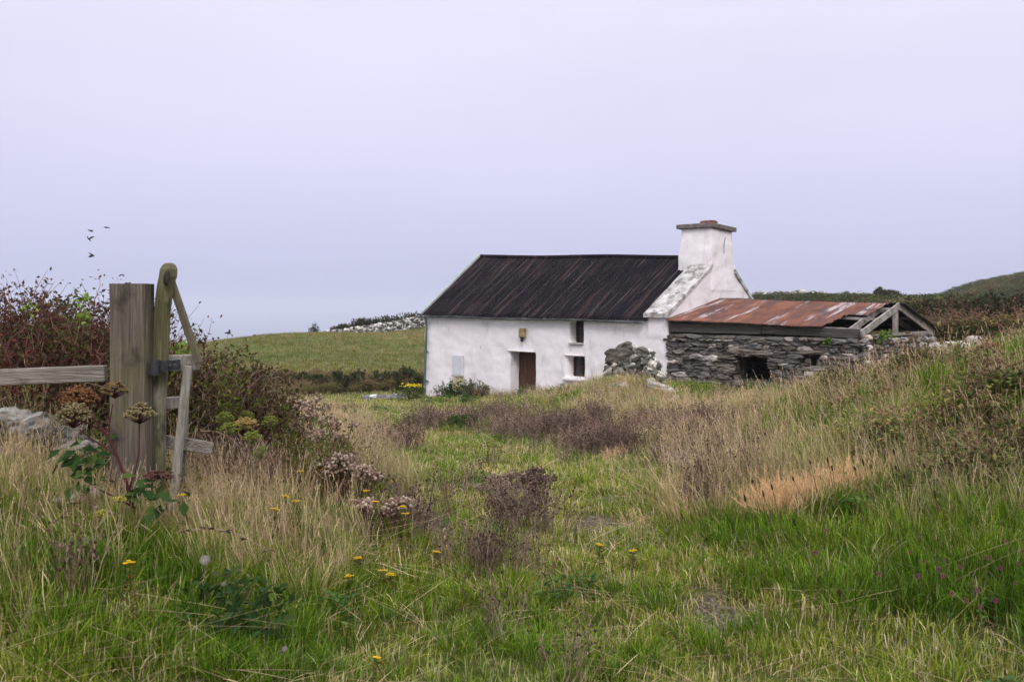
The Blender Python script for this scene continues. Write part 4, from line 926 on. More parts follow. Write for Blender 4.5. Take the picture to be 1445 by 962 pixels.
# lush green
P = wedge(26000, 2.3, 30, pw=1.25); P = P[free(P)]; tr = track(P[:, 0], P[:, 1]); gr = blobs(P[:, 0], P[:, 1], GRAVEL); X, Y = P.T
near = np.clip((7.5 - Y) / 2.5, 0, 1); nz_ = fnoise(X * 2.0, Y * 2.0, 31); dg = blobs(X, Y, DARKGREEN)
right = np.clip((X - .9) / 1.2, 0, 1) * np.clip((14 - Y) / 6, 0, 1); left = np.clip((-X - .6) / .6, 0, 1) * np.clip((5.0 - Y) / 1.2, 0, 1)
bankr = np.clip((X - 1.2 - .1 * Y) / 2, 0, 1)
bkn = bankr * np.clip((fnoise(X * .6, Y * .6, 77) - .38) * 7, 0, 1)
pr = (1.0 * bkn + .30 * near + .75 * right * (.4 + .6 * near) + .8 * left + .10) * np.clip((nz_ - .42) * 8, .04, 1.3) + .8 * dg
P = pick(P, pr * (1 - .97 * bare(X, Y))); X, Y = P.T; bkh = 1 + .75 * np.clip((X - 1.2 - .1 * Y) / 2, 0, 1) * (Y > 6.5) + .25 * fnoise(X * 1.5, Y * 1.5, 19); tr = track(P[:, 0], P[:, 1])
scatter('lush_grass', 'lush', P, tints(P, .22, (.75, .9, .8), (1.5, 1.28, 1.4), 41, 1.2), ws3(P[:, 1], rng.uniform(.6, 1.15, len(P)), (1 - .45 * tr) * bkh), 'lush green grass growing thick along the near edge', tilt=.15)
# straw on the banks
P = wedge(30000, 3.2, 44, pw=1.05); P = P[free(P)]; tr = track(P[:, 0], P[:, 1]); X, Y = P.T; nz_ = fnoise(X * .7, Y * .7, 51)
bk = np.clip(1 - tr * 1.5, 0, 1); nearcut = np.where(X > 0, np.clip((Y - 4.3 - .2 * X) / 2.4, .10, 1), np.clip((Y - 3.7) / .9, .12, 1)); bt = blobs(X, Y, BENT)
P = pick(P, bk * nearcut * np.where(X < 0, np.clip((nz_ - .30) * 4.5, .3, 1), np.clip((nz_ - .42) * 4.5, .07, .62)) * (1 - .6 * np.clip(bt * 1.6, 0, 1)) * np.where(Y > 24, .6, 1)); X, Y = P.T
hfac = np.where(Y > 22, .72, 1.0) * (.65 + .6 * fnoise(X * .5, Y * .5, 52))
scatter('straw_grass', 'straw', P, tints(P, .22, (.85, .90, .8), (1.2, 1.12, 1.1), 61, .6), ws3(P[:, 1], rng.uniform(.5, 1.15, len(P)), hfac), 'tall straw coloured seeding grass on the banks', tilt=.16, wind=(-.16, 0))
# pinkish dry grass: left of track and mid distance
P = wedge(12000, 5.2, 44, pw=1.0); P = P[free(P)]; X, Y = P.T; tr = track(X, Y)
pr = np.clip(1 - tr * 1.6, 0, 1) * np.where(X < 0, .95, .25) + .10 * (Y > 14)
P = pick(P, pr); tr = track(P[:, 0], P[:, 1])
scatter('withered_grass', 'drygrass', P, tints(P, .2, (.72, .74, .7), (1.1, 1.05, 1.0), 71, .6), ws3(P[:, 1], rng.uniform(.5, 1.05, len(P)) * (1 - .5 * tr)), 'pinkish brown withered grass left of the track', tilt=.2, wind=(-.05, 0))
# flattened dead stems lying through the green grass
P = wedge(5200, 2.6, 30, pw=1.3); P = P[free(P)]; P = pick(P, .25 + .75 * np.clip((fnoise(P[:, 0] * 1.4, P[:, 1] * 1.4, 66) - .45) * 6, 0, 1))
scatter('flattened_stems', 'thatch', P, tints(P, .3, (.6, .55, .5), (1.1, 1.05, 1.0), 72, 1.2), wscale(P[:, 1]) * rng.uniform(.6, 1.2, len(P)), 'bleached dead stems lying flattened through the green grass', tilt=.25)
# orange bent patch
P = wedge(60000, 5, 14, pw=1.0); bt = blobs(P[:, 0], P[:, 1], BENT); P = pick(P, np.clip((bt - .22 - (fnoise(P[:, 0] * 2.2, P[:, 1] * 2.2, 14) - .5) * .9) * 1.6, 0, 1) * .34)
scatter('bent_grass', 'bent', P, tints(P, .1, (.95, .95, .95), (1.1, 1.05, 1.0), 81, 1), ws3(P[:, 1] * 0 + 7, rng.uniform(.55, .95, len(P)), .88), 'soft orange feathery grass patch on the right bank', tilt=.12, wind=(-.1, 0))
# knapweed
P = wedge(42000, 4, 40, pw=1.2); P = P[free(P)]; kb = blobs(P[:, 0], P[:, 1], KNAP); P = pick(P, np.clip((kb - .2) * 1.6, 0, .85) * np.clip((fnoise(P[:, 0] * 1.6, P[:, 1] * 1.6, 4) - .42) * 6, 0, 1) + .0025)
scatter('dead_weeds', 'knapweed', P, tints(P, .25, (.8, .78, .8), (1.5, 1.4, 1.4), 91, .9), ws3(P[:, 1], rng.uniform(.5, 1.15, len(P)), .92), 'dark brown dead flower stems standing in patches', cat='weeds', tilt=.15)
# broadleaf weeds
P = wedge(7000, 2.6, 38, pw=1.2); P = P[free(P)]; X, Y = P.T; tr = track(X, Y); dg = blobs(X, Y, DARKGREEN + [(330, 870, 60, 25), (200, 690, 50, 30), (100, 800, 80, 60), (1265, 620, 50, 16), (1360, 585, 50, 16), (1400, 640, 40, 16), (1180, 620, 30, 10), (1300, 700, 50, 14), (1200, 770, 50, 12), (1420, 720, 40, 14), (60, 700, 50, 20), (1000, 560, 60, 10), (640, 570, 60, 8)])
P = pick(P, .06 * (1 - tr) + .6 * np.clip((dg - .35) * 1.5, 0, 1) * (fnoise(X * 2, Y * 2, 8) > .45))
scatter('leafy_weeds', 'weeds', P, tints(P, .25, (.8, .9, .8), (1.3, 1.2, 1.1), 95, 1), wscale(P[:, 1], .85) * rng.uniform(.5, 1.2, len(P)), 'dark green broad leafed weeds low in the grass', cat='weeds')
# gravel stones
def gravel():
    mbs = bpy.data.collections.new('lib_gravel'); LIB['gravel'] = mbs
    GM = M('gravel_stone', [(.35, (.07, .058, .048)), (.65, (.24, .205, .175))], scale=6, coord='Object', rough=.9, bump=.4)
    for i in range(5):
        m_ = MB(); m_.rock((0, 0, 0), (.045, .035, .022), 2, i, .25, 3); me_ = m_.mesh('gravel'); me_.materials.append(GM); mbs.objects.link(bpy.data.objects.new('gravel_%d' % i, me_))
    P = wedge(160000, 3.5, 20, pw=1.2); P = pick(P, .012 * np.clip(blobs(P[:, 0], P[:, 1], GRAVEL) * 2, 0, 1) + .16 * bare(P[:, 0], P[:, 1]))
    scatter('gravel', 'gravel', P, np.ones((len(P), 3)), rng.uniform(.35, 1.35, len(P)) ** 1.4, 'loose grey gravel showing in worn patches of the track', cat='gravel', tilt=.5)
gravel()
# field grass, scrub band, far heath
P = wedge(26000, 44, 134, half=.62, pw=.9); X, Y = P.T; f_ = (X < 6 + (Y - 60) * .05) & (Y > 58); P = P[f_]
scatter('field_grass', 'turf', P, tints(P, .15, (.62, .70, .8), (1.1, .92, 1.2), 33, .08), rng.uniform(2.2, 4, len(P)), 'close cropped green pasture grass on the far field', tilt=.1)
P = wedge(9000, 30, 60, half=.62, pw=0.6); P = P[free(P)]; X, Y = P.T; lx, ly = to_local(X, Y)
band = ((X < -4.5) & (Y > 46 - .06 * np.abs(X)) & (Y < 58)) | ((X < -7.5 - (Y - 30) * .1) & (Y > 24) & (Y < 58)); bandR = (X > 9.5 + (Y - 30) * .05) & (Y > 33) & (Y < 60) & (ly > SD + .3)
P = P[(band | bandR) & (rng.uniform(size=len(P)) < np.where(bandR, .9, .8))]
scatter('scrub', 'scrub', P, tints(P, .2, (.9, .95, .85), (1.9, 1.6, 1.5), 35, .15), rng.uniform(.7, 1.5, len(P)) * np.where(P[:, 0] > 0, 1.5, .7), 'mass of dark bramble and bracken scrub behind the buildings', cat='scrub')
P = wedge(12000, 58, 275, half=.62, pw=.8); X, Y = P.T; P = P[(X > 8 + (Y - 60) * .06)]
scatter('heath', 'heath', P, tints(P, .2, (1.2, 1.3, 1.1), (2.3, 1.9, 1.8), 37, .035), rng.uniform(1.0, 2.4, len(P)), 'dark heather and gorse covering the far hillside', cat='heath')

P = wedge(5000, 5.5, 26, pw=1.1); X, Y = P.T; cl = np.clip((fnoise(X * .55, Y * .55, 101) - .50) * 7, 0, 1) * np.clip((fnoise(X * 2, Y * 2, 102) - .35) * 4, 0, 1)
P = pick(P, cl * np.where(X > 0, np.clip((X - 1.6 - .12 * Y) / 1.2, 0, 1), np.clip((-X - 1.4 - .1 * Y) / 1.0, 0, .5)) * .9); P = P[free(P)]
scatter('bank_bramble', 'scrub', P, tints(P, .25, (.9, 1.0, .8), (1.8, 1.7, 1.4), 103, 1), ws3(P[:, 1] * 0 + 7, rng.uniform(.35, .75, len(P)), 1.0), 'low bramble and olive weeds tangled through the bank grass', cat='scrub', tilt=.2)
# ================================================================= BUSHES
def bush_mesh(W, D, Hh, nst, leafcols, twigcols, nleaf, L=.035, Wd=.022, side=5, seed=0, lean=.3):
    random.seed(seed); tw = MB(); lf = MB(); tips = []
    for i in range(nst):
        a = random.uniform(0, 6.28); r = random.random() ** .6; bx, by = math.cos(a) * r * W * .42, math.sin(a) * r * D * .42
        p = Vector((bx, by, -.1)); hh = Hh * (1 - .28 * r * r) * random.uniform(.6, 1.0); d = Vector((math.cos(a) * lean * r, math.sin(a) * lean * r, 1)).normalized(); pts = [p.copy()]; n = 8
        for k in range(n): d = (d + Vector((random.gauss(0, .16), random.gauss(0, .16), random.gauss(0, .08)))).normalized(); p = p + d * (hh + .1) / n; pts.append(p.copy())
        c = random.choice(twigcols); tw.tube(pts, .0065, .0015, 3, c)
        for k in range(2, n + 1):
            for _ in range(random.randint(0, 2) if side < 5 else random.randint(1, 3)):
                q0 = pts[k]; e = q0 + (d + Vector((random.gauss(0, .9), random.gauss(0, .9), random.gauss(.2, .5)))).normalized() * random.uniform(.08, .26) * (Hh / 1.3) ** .5; m_ = (q0 + e) / 2 + Vector((random.uniform(-.02, .02),) * 3)
                tw.tube([q0, m_, e], .0028, .0012, 3, random.choice(twigcols)); tips += [(m_, e - q0), (e, e - q0)]
        tips.append((pts[-1], d))
    for i in range(nleaf):
        p, d = random.choice(tips); p = p + Vector((random.gauss(0, .02), random.gauss(0, .02), random.gauss(0, .02)))
        f_ = mnoise.noise(p * 3.0 + Vector((seed, 0, 0))) * .5 + .5; c = leafcols[min(len(leafcols) - 1, max(0, int((f_ * 1.5 - .25 + random.gauss(0, .16)) * len(leafcols))))]
        lf.quadleaf(p, Vector(d) + Vector((random.gauss(0, .5), random.gauss(0, .5), random.gauss(0, .5))), (random.uniform(-1, 1), random.uniform(-1, 1), 1), L * random.uniform(.6, 1.4), Wd * random.uniform(.7, 1.3), tuple(x * random.uniform(.8, 1.2) for x in c))
    return tw, lf
def bush(name, label, X, Y, W, D, Hh, nst, leafcols, twigcols, nleaf, z=None, group=None, extra=None, **k):
    root = empty(name, (X, Y, h1(X, Y) if z is None else z)); tag(root, label, 'bush', group); tw, lf = bush_mesh(W, D, Hh, nst, leafcols, twigcols, nleaf, **k)
    tw.build('twigs', VS, root); lf.build('foliage', VP, root)
    if extra: extra(root, lf)
    return root
RED = [(.10, .035, .028), (.075, .045, .025), (.13, .05, .035), (.06, .065, .02), (.09, .10, .025)]
RT = [(.14, .065, .055), (.20, .10, .08), (.25, .16, .12), (.10, .06, .05)]
BG = [(.07, .038, .022), (.09, .05, .03), (.07, .055, .02), (.08, .09, .02), (.13, .16, .025)]
BT = [(.20, .13, .10), (.28, .20, .15), (.14, .10, .075)]
def berries(root, lf, n=16, c=(.35, .02, .02), loc=(0, 0, 1)):
    for i in range(n): mb = MB(); p = Vector(loc) + Vector((random.gauss(0, .05), random.gauss(0, .05), random.gauss(0, .03))); mb.rock(p, (.014, .014, .018), 1, i, 0, 2, c); mb.build('berry', VS, root)
def shoots(root, lf, spots, cols=((.20, .30, .05), (.26, .36, .07))):
    mb = MB()
    for (x, y, z, r, n) in spots: leafclump(mb, (x, y, z), r, n, cols, .05, .035, 1.2)
    mb.build('young_leaves', VP, root)
X0 = at(60, 0, 7.6).x
bush('bush', 'big red brown twiggy bush at the left edge behind the rail', at(-10, 0, 7.9).x, 7.9, 1.9, 1.3, 1.24, 420, RED, RT, 26000, seed=11, side=5, z=.55, extra=lambda r, l: shoots(r, l, [(.15, -.7, .62, .07, 30), (.35, -.6, .45, .07, 24)]))
bush('bush', 'red brown twiggy bush just left of the gatepost', at(96, 0, 7.4).x, 7.4, 1.4, 1.2, 1.22, 380, RED, RT, 24000, seed=12, side=5, z=.50, extra=lambda r, l: (shoots(r, l, [(.15, -.1, 1.10, .05, 26), (.17, -.1, .98, .05, 22), (-.28, 0, 1.05, .05, 18), (.0, -.5, .5, .08, 24)]), berries(r, l, 26, (.4, .02, .025), (-.1, -.62, .56))))
bush('bush', 'brown and green tangled bush seen through the broken gate', at(262, 0, 7.2).x, 7.2, 1.05, .9, .95, 210, BG, BT, 13000, seed=13, side=5, z=.38, extra=lambda r, l: shoots(r, l, [(.05, -.2, .8, .12, 70)]))
bush('bush', 'low tangled bramble bush right of the broken gate', at(318, 0, 7.6).x, 7.6, 1.0, .9, .84, 190, BG, BT, 12500, seed=14, side=5, z=.26, extra=lambda r, l: shoots(r, l, [(.0, -.2, .62, .14, 90), (-.22, -.2, .7, .08, 40), (.15, -.2, .5, .1, 40)]))
# dark bank of shrubs farther behind on the left
DG = [(.035, .05, .02), (.05, .07, .022), (.07, .085, .03), (.12, .08, .05)]
sp_ = [(370, 533, 50, 3.6, 1.3, 'dark shrub below the left end of the green field'), (425, 540, 49, 3.2, 1.1, 'second dark shrub from the left below the green field'), (480, 545, 48, 3.2, 1.2, 'dark shrub left of the flat grey rock'), (530, 548, 48, 3.4, 1.4, 'dark green shrub behind the flat grey rock'), (580, 550, 47, 3.2, 1.5, 'dark green shrub touching the cottage left corner in view'), (345, 520, 36, 2.6, 1.0, 'grey brown shrub with pale stones beside it right of the gate bushes')]
for i, (px, py, Y, W, hh, lb) in enumerate(sp_):
    X = (px - CX) / F * Y; bush('shrub', lb, X, Y, W, 2.0, hh * .8, 60, DG, BT, 3800, seed=30 + i, side=3, L=.13, Wd=.09)
# dark bushes on the far brow and the right-hand skyline
def far_bush(px, py, Y, W, hh, lb, cols=DG, seed=1, nl=1500, L=.3):
    X = (px - CX) / F * Y; root = empty('bush', (X, Y, EYE - (py - HY) / F * Y)); tag(root, lb, 'bush'); random.seed(seed); mb = MB(); tw = MB()
    for i in range(nl):
        d = Vector((random.gauss(0, 1), random.gauss(0, 1), abs(random.gauss(0, 1)))).normalized(); r = random.uniform(.55, 1) * (1 + .25 * mnoise.noise(d * 2.5 + Vector((seed, 0, 0))))
        p = Vector((d.x * W / 2 * r, d.y * W / 3 * r, d.z * hh * r)); mb.quadleaf(p, d + Vector((random.gauss(0, .6), random.gauss(0, .6), random.gauss(0, .6))), (0, 0, 1), L, L * .7, random.choice(cols))
    for i in range(14): a = random.uniform(0, 6.28); tw.tube([(0, 0, -.3), (math.cos(a) * W * .2, math.sin(a) * W * .15, hh * .6)], .05, .02, 4, (.08, .06, .05))
    mb.build('foliage', VP, root); tw.build('stems', VS, root)
far_bush(367, 484, 112, 3.4, .75, 'small dark bush alone on the skyline of the green field', seed=3)
far_bush(483, 472, 122, 3.6, 1.1, 'small round bush at the left end of the brow wall', seed=5)
for i, (px, Y, W) in enumerate(((513, 125, 4.5), (545, 126, 6), (575, 127, 6.5), (598, 128, 6))): far_bush(px, 466 - i * 1.5, Y, W, 1.5 + i * .12, ('first', 'second', 'third', 'fourth')[i] + ' dark bush from the left behind the brow wall', seed=7 + i)
far_bush(443, 474, 119, 1.6, 1.5, 'tiny upright bush on the brow left of the wall', seed=15, nl=350, L=.22)
far_bush(1241, 417, 166, 2.2, 1.3, 'lone dark tree shaped bush on the right skyline', seed=16, nl=900)
far_bush(1256, 417, 166, 3.8, .9, 'low dark bush next to the lone one on the right skyline', seed=17, nl=900)
HB = [(.06, .045, .025), (.09, .055, .035), (.045, .06, .02), (.035, .05, .018), (.12, .075, .05)]
for i, (px, py, Y, W, hh, lb) in enumerate(((1345, 468, 46, 5.5, 1.6, 'dark brown hedge bush behind the tumbled stones'), (1395, 468, 42, 5, 1.7, 'dark brown hedge bush left of the right edge'), (1440, 470, 38, 4.5, 1.6, 'dark brown hedge bush at the right edge of view'), (1300, 462, 60, 6, 1.8, 'reddish hedge bush just right of the shed apex'), (1490, 470, 36, 4.5, 1.8, 'dark hedge bush outermost on the right'))):
    X = (px - CX) / F * Y; bush('hedge_bush', lb, X, Y, W, 2.6, hh, 80, HB, RT, 4200, seed=50 + i, side=3, L=.14, Wd=.09, z=EYE - (py - HY) / F * Y)
# by the cottage wall
def wall_bush(px, py, label, W, hh, leafcols, nleaf, flowers=None, seed=1, off=.55):
    k = (px - CX) / F; lx, _ = facade(px, py, -off); X, Y = to_world(lx, -off); root = bush('bush', label, X, Y, W, W * .8, hh, 34, leafcols, [(.08, .07, .03), (.14, .11, .06)], nleaf, seed=seed, side=3, L=.055, Wd=.035)
    if flowers:
        for i in range(flowers): mb = MB(); d = Vector((random.gauss(0, 1), random.gauss(-.5, 1), abs(random.gauss(.3, 1)))).normalized(); mb.rock((d.x * W * .42, d.y * W * .34, hh * (.35 + .62 * d.z)), (.05, .05, .035), 1, i, .3, 2, random.choice(((.75, .58, .02), (.85, .7, .04), (.65, .5, .02)))); mb.build('flower', VS, root)
    return root
LG = [(.05, .09, .025), (.07, .12, .03), (.12, .18, .04)]
wall_bush(645, 560, 'yellow flowering bush against the white wall below the meter cupboard', .68, .80, LG, 2600, 90, 61)
wall_bush(666, 562, 'slim grey green bush right of the yellow flowering one', .5, .75, [(.07, .09, .04), (.10, .12, .06)], 1100, None, 62)
wall_bush(683, 562, 'withered brown bush beside the cottage front wall', .6, .55, [(.14, .10, .06), (.20, .15, .07), (.10, .09, .04)], 900, None, 63)
wall_bush(743, 566, 'pale green bush in front of the cottage door', .65, .5, [(.10, .14, .035), (.15, .19, .05)], 1100, None, 64, .9)
wall_bush(625, 564, 'straggly grey plant between downpipe and yellow bush', .7, .5, [(.12, .10, .07), (.08, .10, .04)], 800, 4, 65)
wall_bush(797, 560, 'small green plant with few yellow flowers near the lower window', .5, .45, LG, 600, 8, 67, 1.1)
gx, gy, gz = ground_at(580, 566); bush('bush', 'yellow topped bush left of the cottage corner', gx, gy, .9, .8, .62, 30, [(.06, .09, .03), (.09, .12, .04)], [(.08, .07, .03)], 1500, seed=66, side=3, L=.055, Wd=.035)
root = bpy.context.scene.objects['bush'] if False else None
fl = [o_ for o_ in COL.objects if o_.get('label') == 'yellow topped bush left of the cottage corner'][0]
for i in range(46):
    mb = MB(); mb.rock((gx + random.gauss(0, .18), gy - .1 + random.gauss(0, .12), gz + .60 + random.gauss(0, .035)), (.07, .06, .035), 1, i, .2, 2, (.72, .56, .03))
    mb.v = [tuple(Vector(v) - Vector(fl.location)) for v in mb.v]; mb.build('flower', VS, fl)
gx, gy, gz = ground_at(649, 606); bush('bush', 'small round dark green bush alone on the track', gx, gy, .62, .5, .30, 40, [(.03, .075, .015), (.045, .10, .02)], [(.08, .07, .03)], 2600, seed=68, side=3, L=.04, Wd=.03)

# ================================================================= INDIVIDUAL FLOWERS
def stem_pts(a, b, n=6, sag=.03):
    a = Vector(a); b = Vector(b); return [a.lerp(b, t) + Vector((math.sin(t * 3.1) * sag, 0, 0)) for t in np.linspace(0, 1, n)]
def umbel(mb, mh, c, r, hgt, cols, stemc, n=34, ax=(0, 0, 1)):
    """compound umbel: rays fan out from c, a domed cluster of beads on each"""
    c = Vector(c)
    for i in range(n):
        t = math.sqrt((i + .5) / n); a = i * 2.39996; p = c + Vector((math.cos(a) * r * t, math.sin(a) * r * t, hgt * (1 - .6 * t ** 2.5) + .006 * random.gauss(0, 1)))
        mb.tube([c, (c + p) / 2 + Vector((math.cos(a) * r * t * .15, math.sin(a) * r * t * .15, 0)), p], .0012, .0008, 3, stemc)
        for k in range(9):
            q = p + Vector((random.gauss(0, r * .09), random.gauss(0, r * .09), random.gauss(0, r * .05))); s = r * random.uniform(.10, .17); mh.rock(q, (s, s, s * .8), 1, i + k, .2, 2, random.choice(cols))
BR = [(.16, .11, .05), (.22, .15, .07), (.12, .085, .04)]; OB = [(.15, .07, .03), (.20, .095, .045), (.12, .055, .028)]; OG = [(.19, .15, .075), (.26, .21, .11), (.13, .11, .05)]; LM = [(.15, .18, .03), (.20, .22, .045), (.12, .14, .025)]
SR = (.085, .028, .03)
ang_ = empty('angelica', ground_at(190, 722)); tag(ang_, 'large angelica with dark red stems and brown umbels before the gatepost', 'plant'); A0 = Vector(ang_.location)
AY = 4.75
def ap(px, py, Y=AY): return at(px, py, Y) - A0
smb = MB(); smb.tube([Vector((0, 0, -.05)), ap(185, 706), ap(176, 672), ap(164, 640), ap(152, 615)], .0105, .006, 8, SR)
smb.tube([ap(152, 615), ap(136, 595), ap(118, 572)], .005, .003, 6, SR); smb.tube([ap(153, 617), ap(140, 605), ap(122, 596, 4.7), ap(108, 592, 4.65)], .0045, .003, 6, SR); smb.tube([ap(153, 616), ap(155, 595), ap(159, 570)], .0045, .003, 6, SR)
smb.tube([ap(166, 645), ap(150, 632), ap(128, 618), ap(112, 606)], .0045, .0025, 6, SR); smb.tube([ap(182, 690), ap(190, 668), ap(196, 640), ap(197, 595)], .0045, .003, 6, SR); smb.tube([ap(190, 716), ap(160, 700), ap(140, 690)], .005, .003, 6, SR)
smb.build('stem', VS, ang_)
for (px, py, Y, r, hg, cols, lb) in ((162, 562, AY, .060, .075, BR, None), (197, 598, AY, .070, .085, OG, None), (112, 577, 4.85, .085, .10, OB, 'rusty orange brown umbel'), (104, 604, 4.65, .074, .11, OG, 'greenish umbel tilted to the viewer'), (222, 676, 4.8, .06, .03, [(.09, .045, .035), (.13, .07, .05)], 'dark red withered umbel')):
    h_ = MB(); s_ = MB(); umbel(s_, h_, ap(px, py, Y), r, hg, cols, SR, 64); b0 = len(h_.v); h_.v += s_.v; h_.f += [tuple(i + b0 for i in f) for f in s_.f]; h_.c += s_.c; o = h_.build('umbel', VS, ang_)
    if lb: tag(o, lb)
mb = MB()
for (px, py, r, n) in ((120, 645, .08, 22), (112, 662, .07, 14), (198, 686, .05, 10), (232, 706, .08, 14)):
    for i in range(n): mb.quadleaf(ap(px, py) + Vector((random.gauss(0, r * .6), random.gauss(0, .05), random.gauss(0, r * .6))), (random.gauss(0, 1), random.gauss(-.3, .6), random.gauss(-.2, .5)), (0, -.6, 1), .075, .05, random.choice([(.03, .065, .018), (.045, .09, .022), (.08, .12, .03)]))
mb.build('leaves', VP, ang_)
# green umbels right of the gate
for (px, py, Y, r, cols, lb) in ((318, 591, 6.6, .062, LM, 'topmost lime green umbel plant right of the gate'), (324, 607, 6.3, .068, LM, 'lime green umbel plant lowest on the left of its cluster'), (347, 599, 6.4, .078, [(.28, .20, .06), (.33, .24, .08)], 'tan brown umbel among the lime green ones'), (382, 596, 6.7, .056, LM, 'lime green umbel plant farthest right of its cluster'), (356, 618, 6.1, .062, LM, 'lime green umbel below the tan brown one'), (368, 640, 6.0, .045, [(.15, .17, .05), (.2, .2, .06)], 'small dull green umbel lowest in the dry grass'), (348, 589, 6.9, .055, LM, 'lime green umbel behind the tan brown one')):
    g_ = at(px, py, Y); gz = h1(g_.x, Y); root = empty('umbel_plant', (g_.x, Y, gz)); tag(root, lb, 'plant', 'umbel plants beside the gate'); s_ = MB(); h_ = MB()
    s_.tube(stem_pts((0, 0, -.02), (0, 0, g_.z - gz - .02)), .005, .003, 5, (.14, .13, .05)); umbel(s_, h_, (0, 0, g_.z - gz - .035), r, .075, cols, (.14, .15, .05), 34); s_.build('stem', VS, root); h_.build('umbel', VS, root)
# rusty umbels on the right bank
for (px, py, Y, r, lb) in ((1398, 490, 10.5, .13, 'large rusty brown umbel plant on the right bank crest'), (1388, 506, 10.2, .10, 'smaller rusty brown umbel leaning below the large one')):
    g_ = at(px, py, Y); b_ = at(1442, 560, Y); gz = h1(b_.x, Y); root = empty('umbel_plant', (b_.x, Y, gz)); tag(root, lb, 'plant'); s_ = MB(); h_ = MB(); e = Vector((g_.x - b_.x, 0, g_.z - gz - .02))
    s_.tube([(0, 0, -.02), (-.02, 0, .3), e * .7 + Vector((.05, 0, .02)), e], .009, .004, 6, (.17, .07, .05)); umbel(s_, h_, e, r, .05, [(.17, .07, .035), (.22, .10, .05), (.12, .055, .03)], (.15, .06, .045), 36); s_.build('stem', VS, root); h_.build('umbel', VS, root)
# dead hemp-agrimony: fluffy pinkish brown heads on dark stems
def fluffy(px, py, Y, W, hh, label, n=26, seed=0, heads=((.22, .145, .11), (.32, .23, .18), (.16, .10, .08), (.45, .36, .30)), stems=((.10, .055, .045), (.14, .08, .065)), leaves=((.12, .07, .05), (.16, .10, .07))):
    random.seed(seed); X, Y_, gz = (px - CX) / F * Y, Y, 0; gz = h1(X, Y); top = EYE - (py - HY) / F * Y; hh = top - gz
    root = empty('dead_plant', (X, Y, gz)); tag(root, label, 'plant'); s_ = MB(); h_ = MB(); l_ = MB()
    for i in range(n):
        a = random.uniform(0, 6.28); r = math.sqrt(random.random()) * W / 2; e = Vector((math.cos(a) * r, math.sin(a) * r * .7, hh * random.uniform(.68, 1) * (1 - .12 * (r / (W / 2)) ** 2))); b = Vector((e.x * .45, e.y * .45, -.02)); c = random.choice(stems)
        pts = [b, b.lerp(e, .4) + Vector((0, 0, .03)), b.lerp(e, .75) + Vector((0, 0, .02)), e]; s_.tube(pts, .0065, .003, 4, c)
        for k in range(10): t = random.uniform(.15, .85); q = b.lerp(e, t); l_.quadleaf(q, (random.gauss(0, 1), random.gauss(0, 1), random.uniform(-1.2, -.1)), (0, 0, 1), .045, .014, random.choice(leaves))
        h_ = MB()
        for k in range(22):
            q = e + Vector((random.gauss(0, .026), random.gauss(0, .026), random.gauss(0, .012))); s = random.uniform(.013, .026); h_.rock(q, (s, s, s), 1, k, .3, 2, random.choice(heads)); 
            if k % 3 == 0: s_.tube([e - Vector((0, 0, .05)), q], .0012, .0009, 3, c)
        h_.build('seed_head', VS, root)
    s_.build('stems', VS, root); l_.build('leaves', VP, root)
fluffy(434, 556, 8.6, .40, .8, 'tallest dead plant with fluffy pinkish heads left of the track', 26, 1)
fluffy(462, 588, 8.2, .42, .7, 'dead fluffy headed plant just right of the tallest one', 24, 2)
fluffy(404, 594, 8.0, .34, .6, 'short dead fluffy headed plant left of the tallest one', 16, 3)
fluffy(490, 640, 6.8, .46, .7, 'wide dead plant with whitish fluffy heads beside the track', 30, 4)
fluffy(540, 700, 6.3, .36, .4, 'low dead fluffy plant among yellow flowers at the track edge', 16, 5)
fluffy(392, 640, 7.4, .3, .5, 'small dead fluffy plant deep in the left dry grass', 12, 6)
DK = ((.075, .045, .04), (.11, .07, .06), (.15, .10, .085))
fluffy(752, 658, 8.4, .34, .6, 'dark brown dead plant standing in the middle of the track', 20, 7, DK, ((.08, .05, .045), (.11, .07, .06)), ((.12, .09, .06),))
fluffy(706, 668, 8.8, .5, .5, 'paler dead plant left of the dark one mid track', 18, 8, ((.20, .14, .11), (.26, .19, .15)), ((.16, .11, .09),), ((.16, .12, .08),))
fluffy(960, 640, 10.5, .5, .5, 'grey brown dead plant on the right side of the track', 26, 9, ((.20, .15, .13), (.28, .22, .2)), ((.15, .11, .10),), ((.18, .14, .11),))
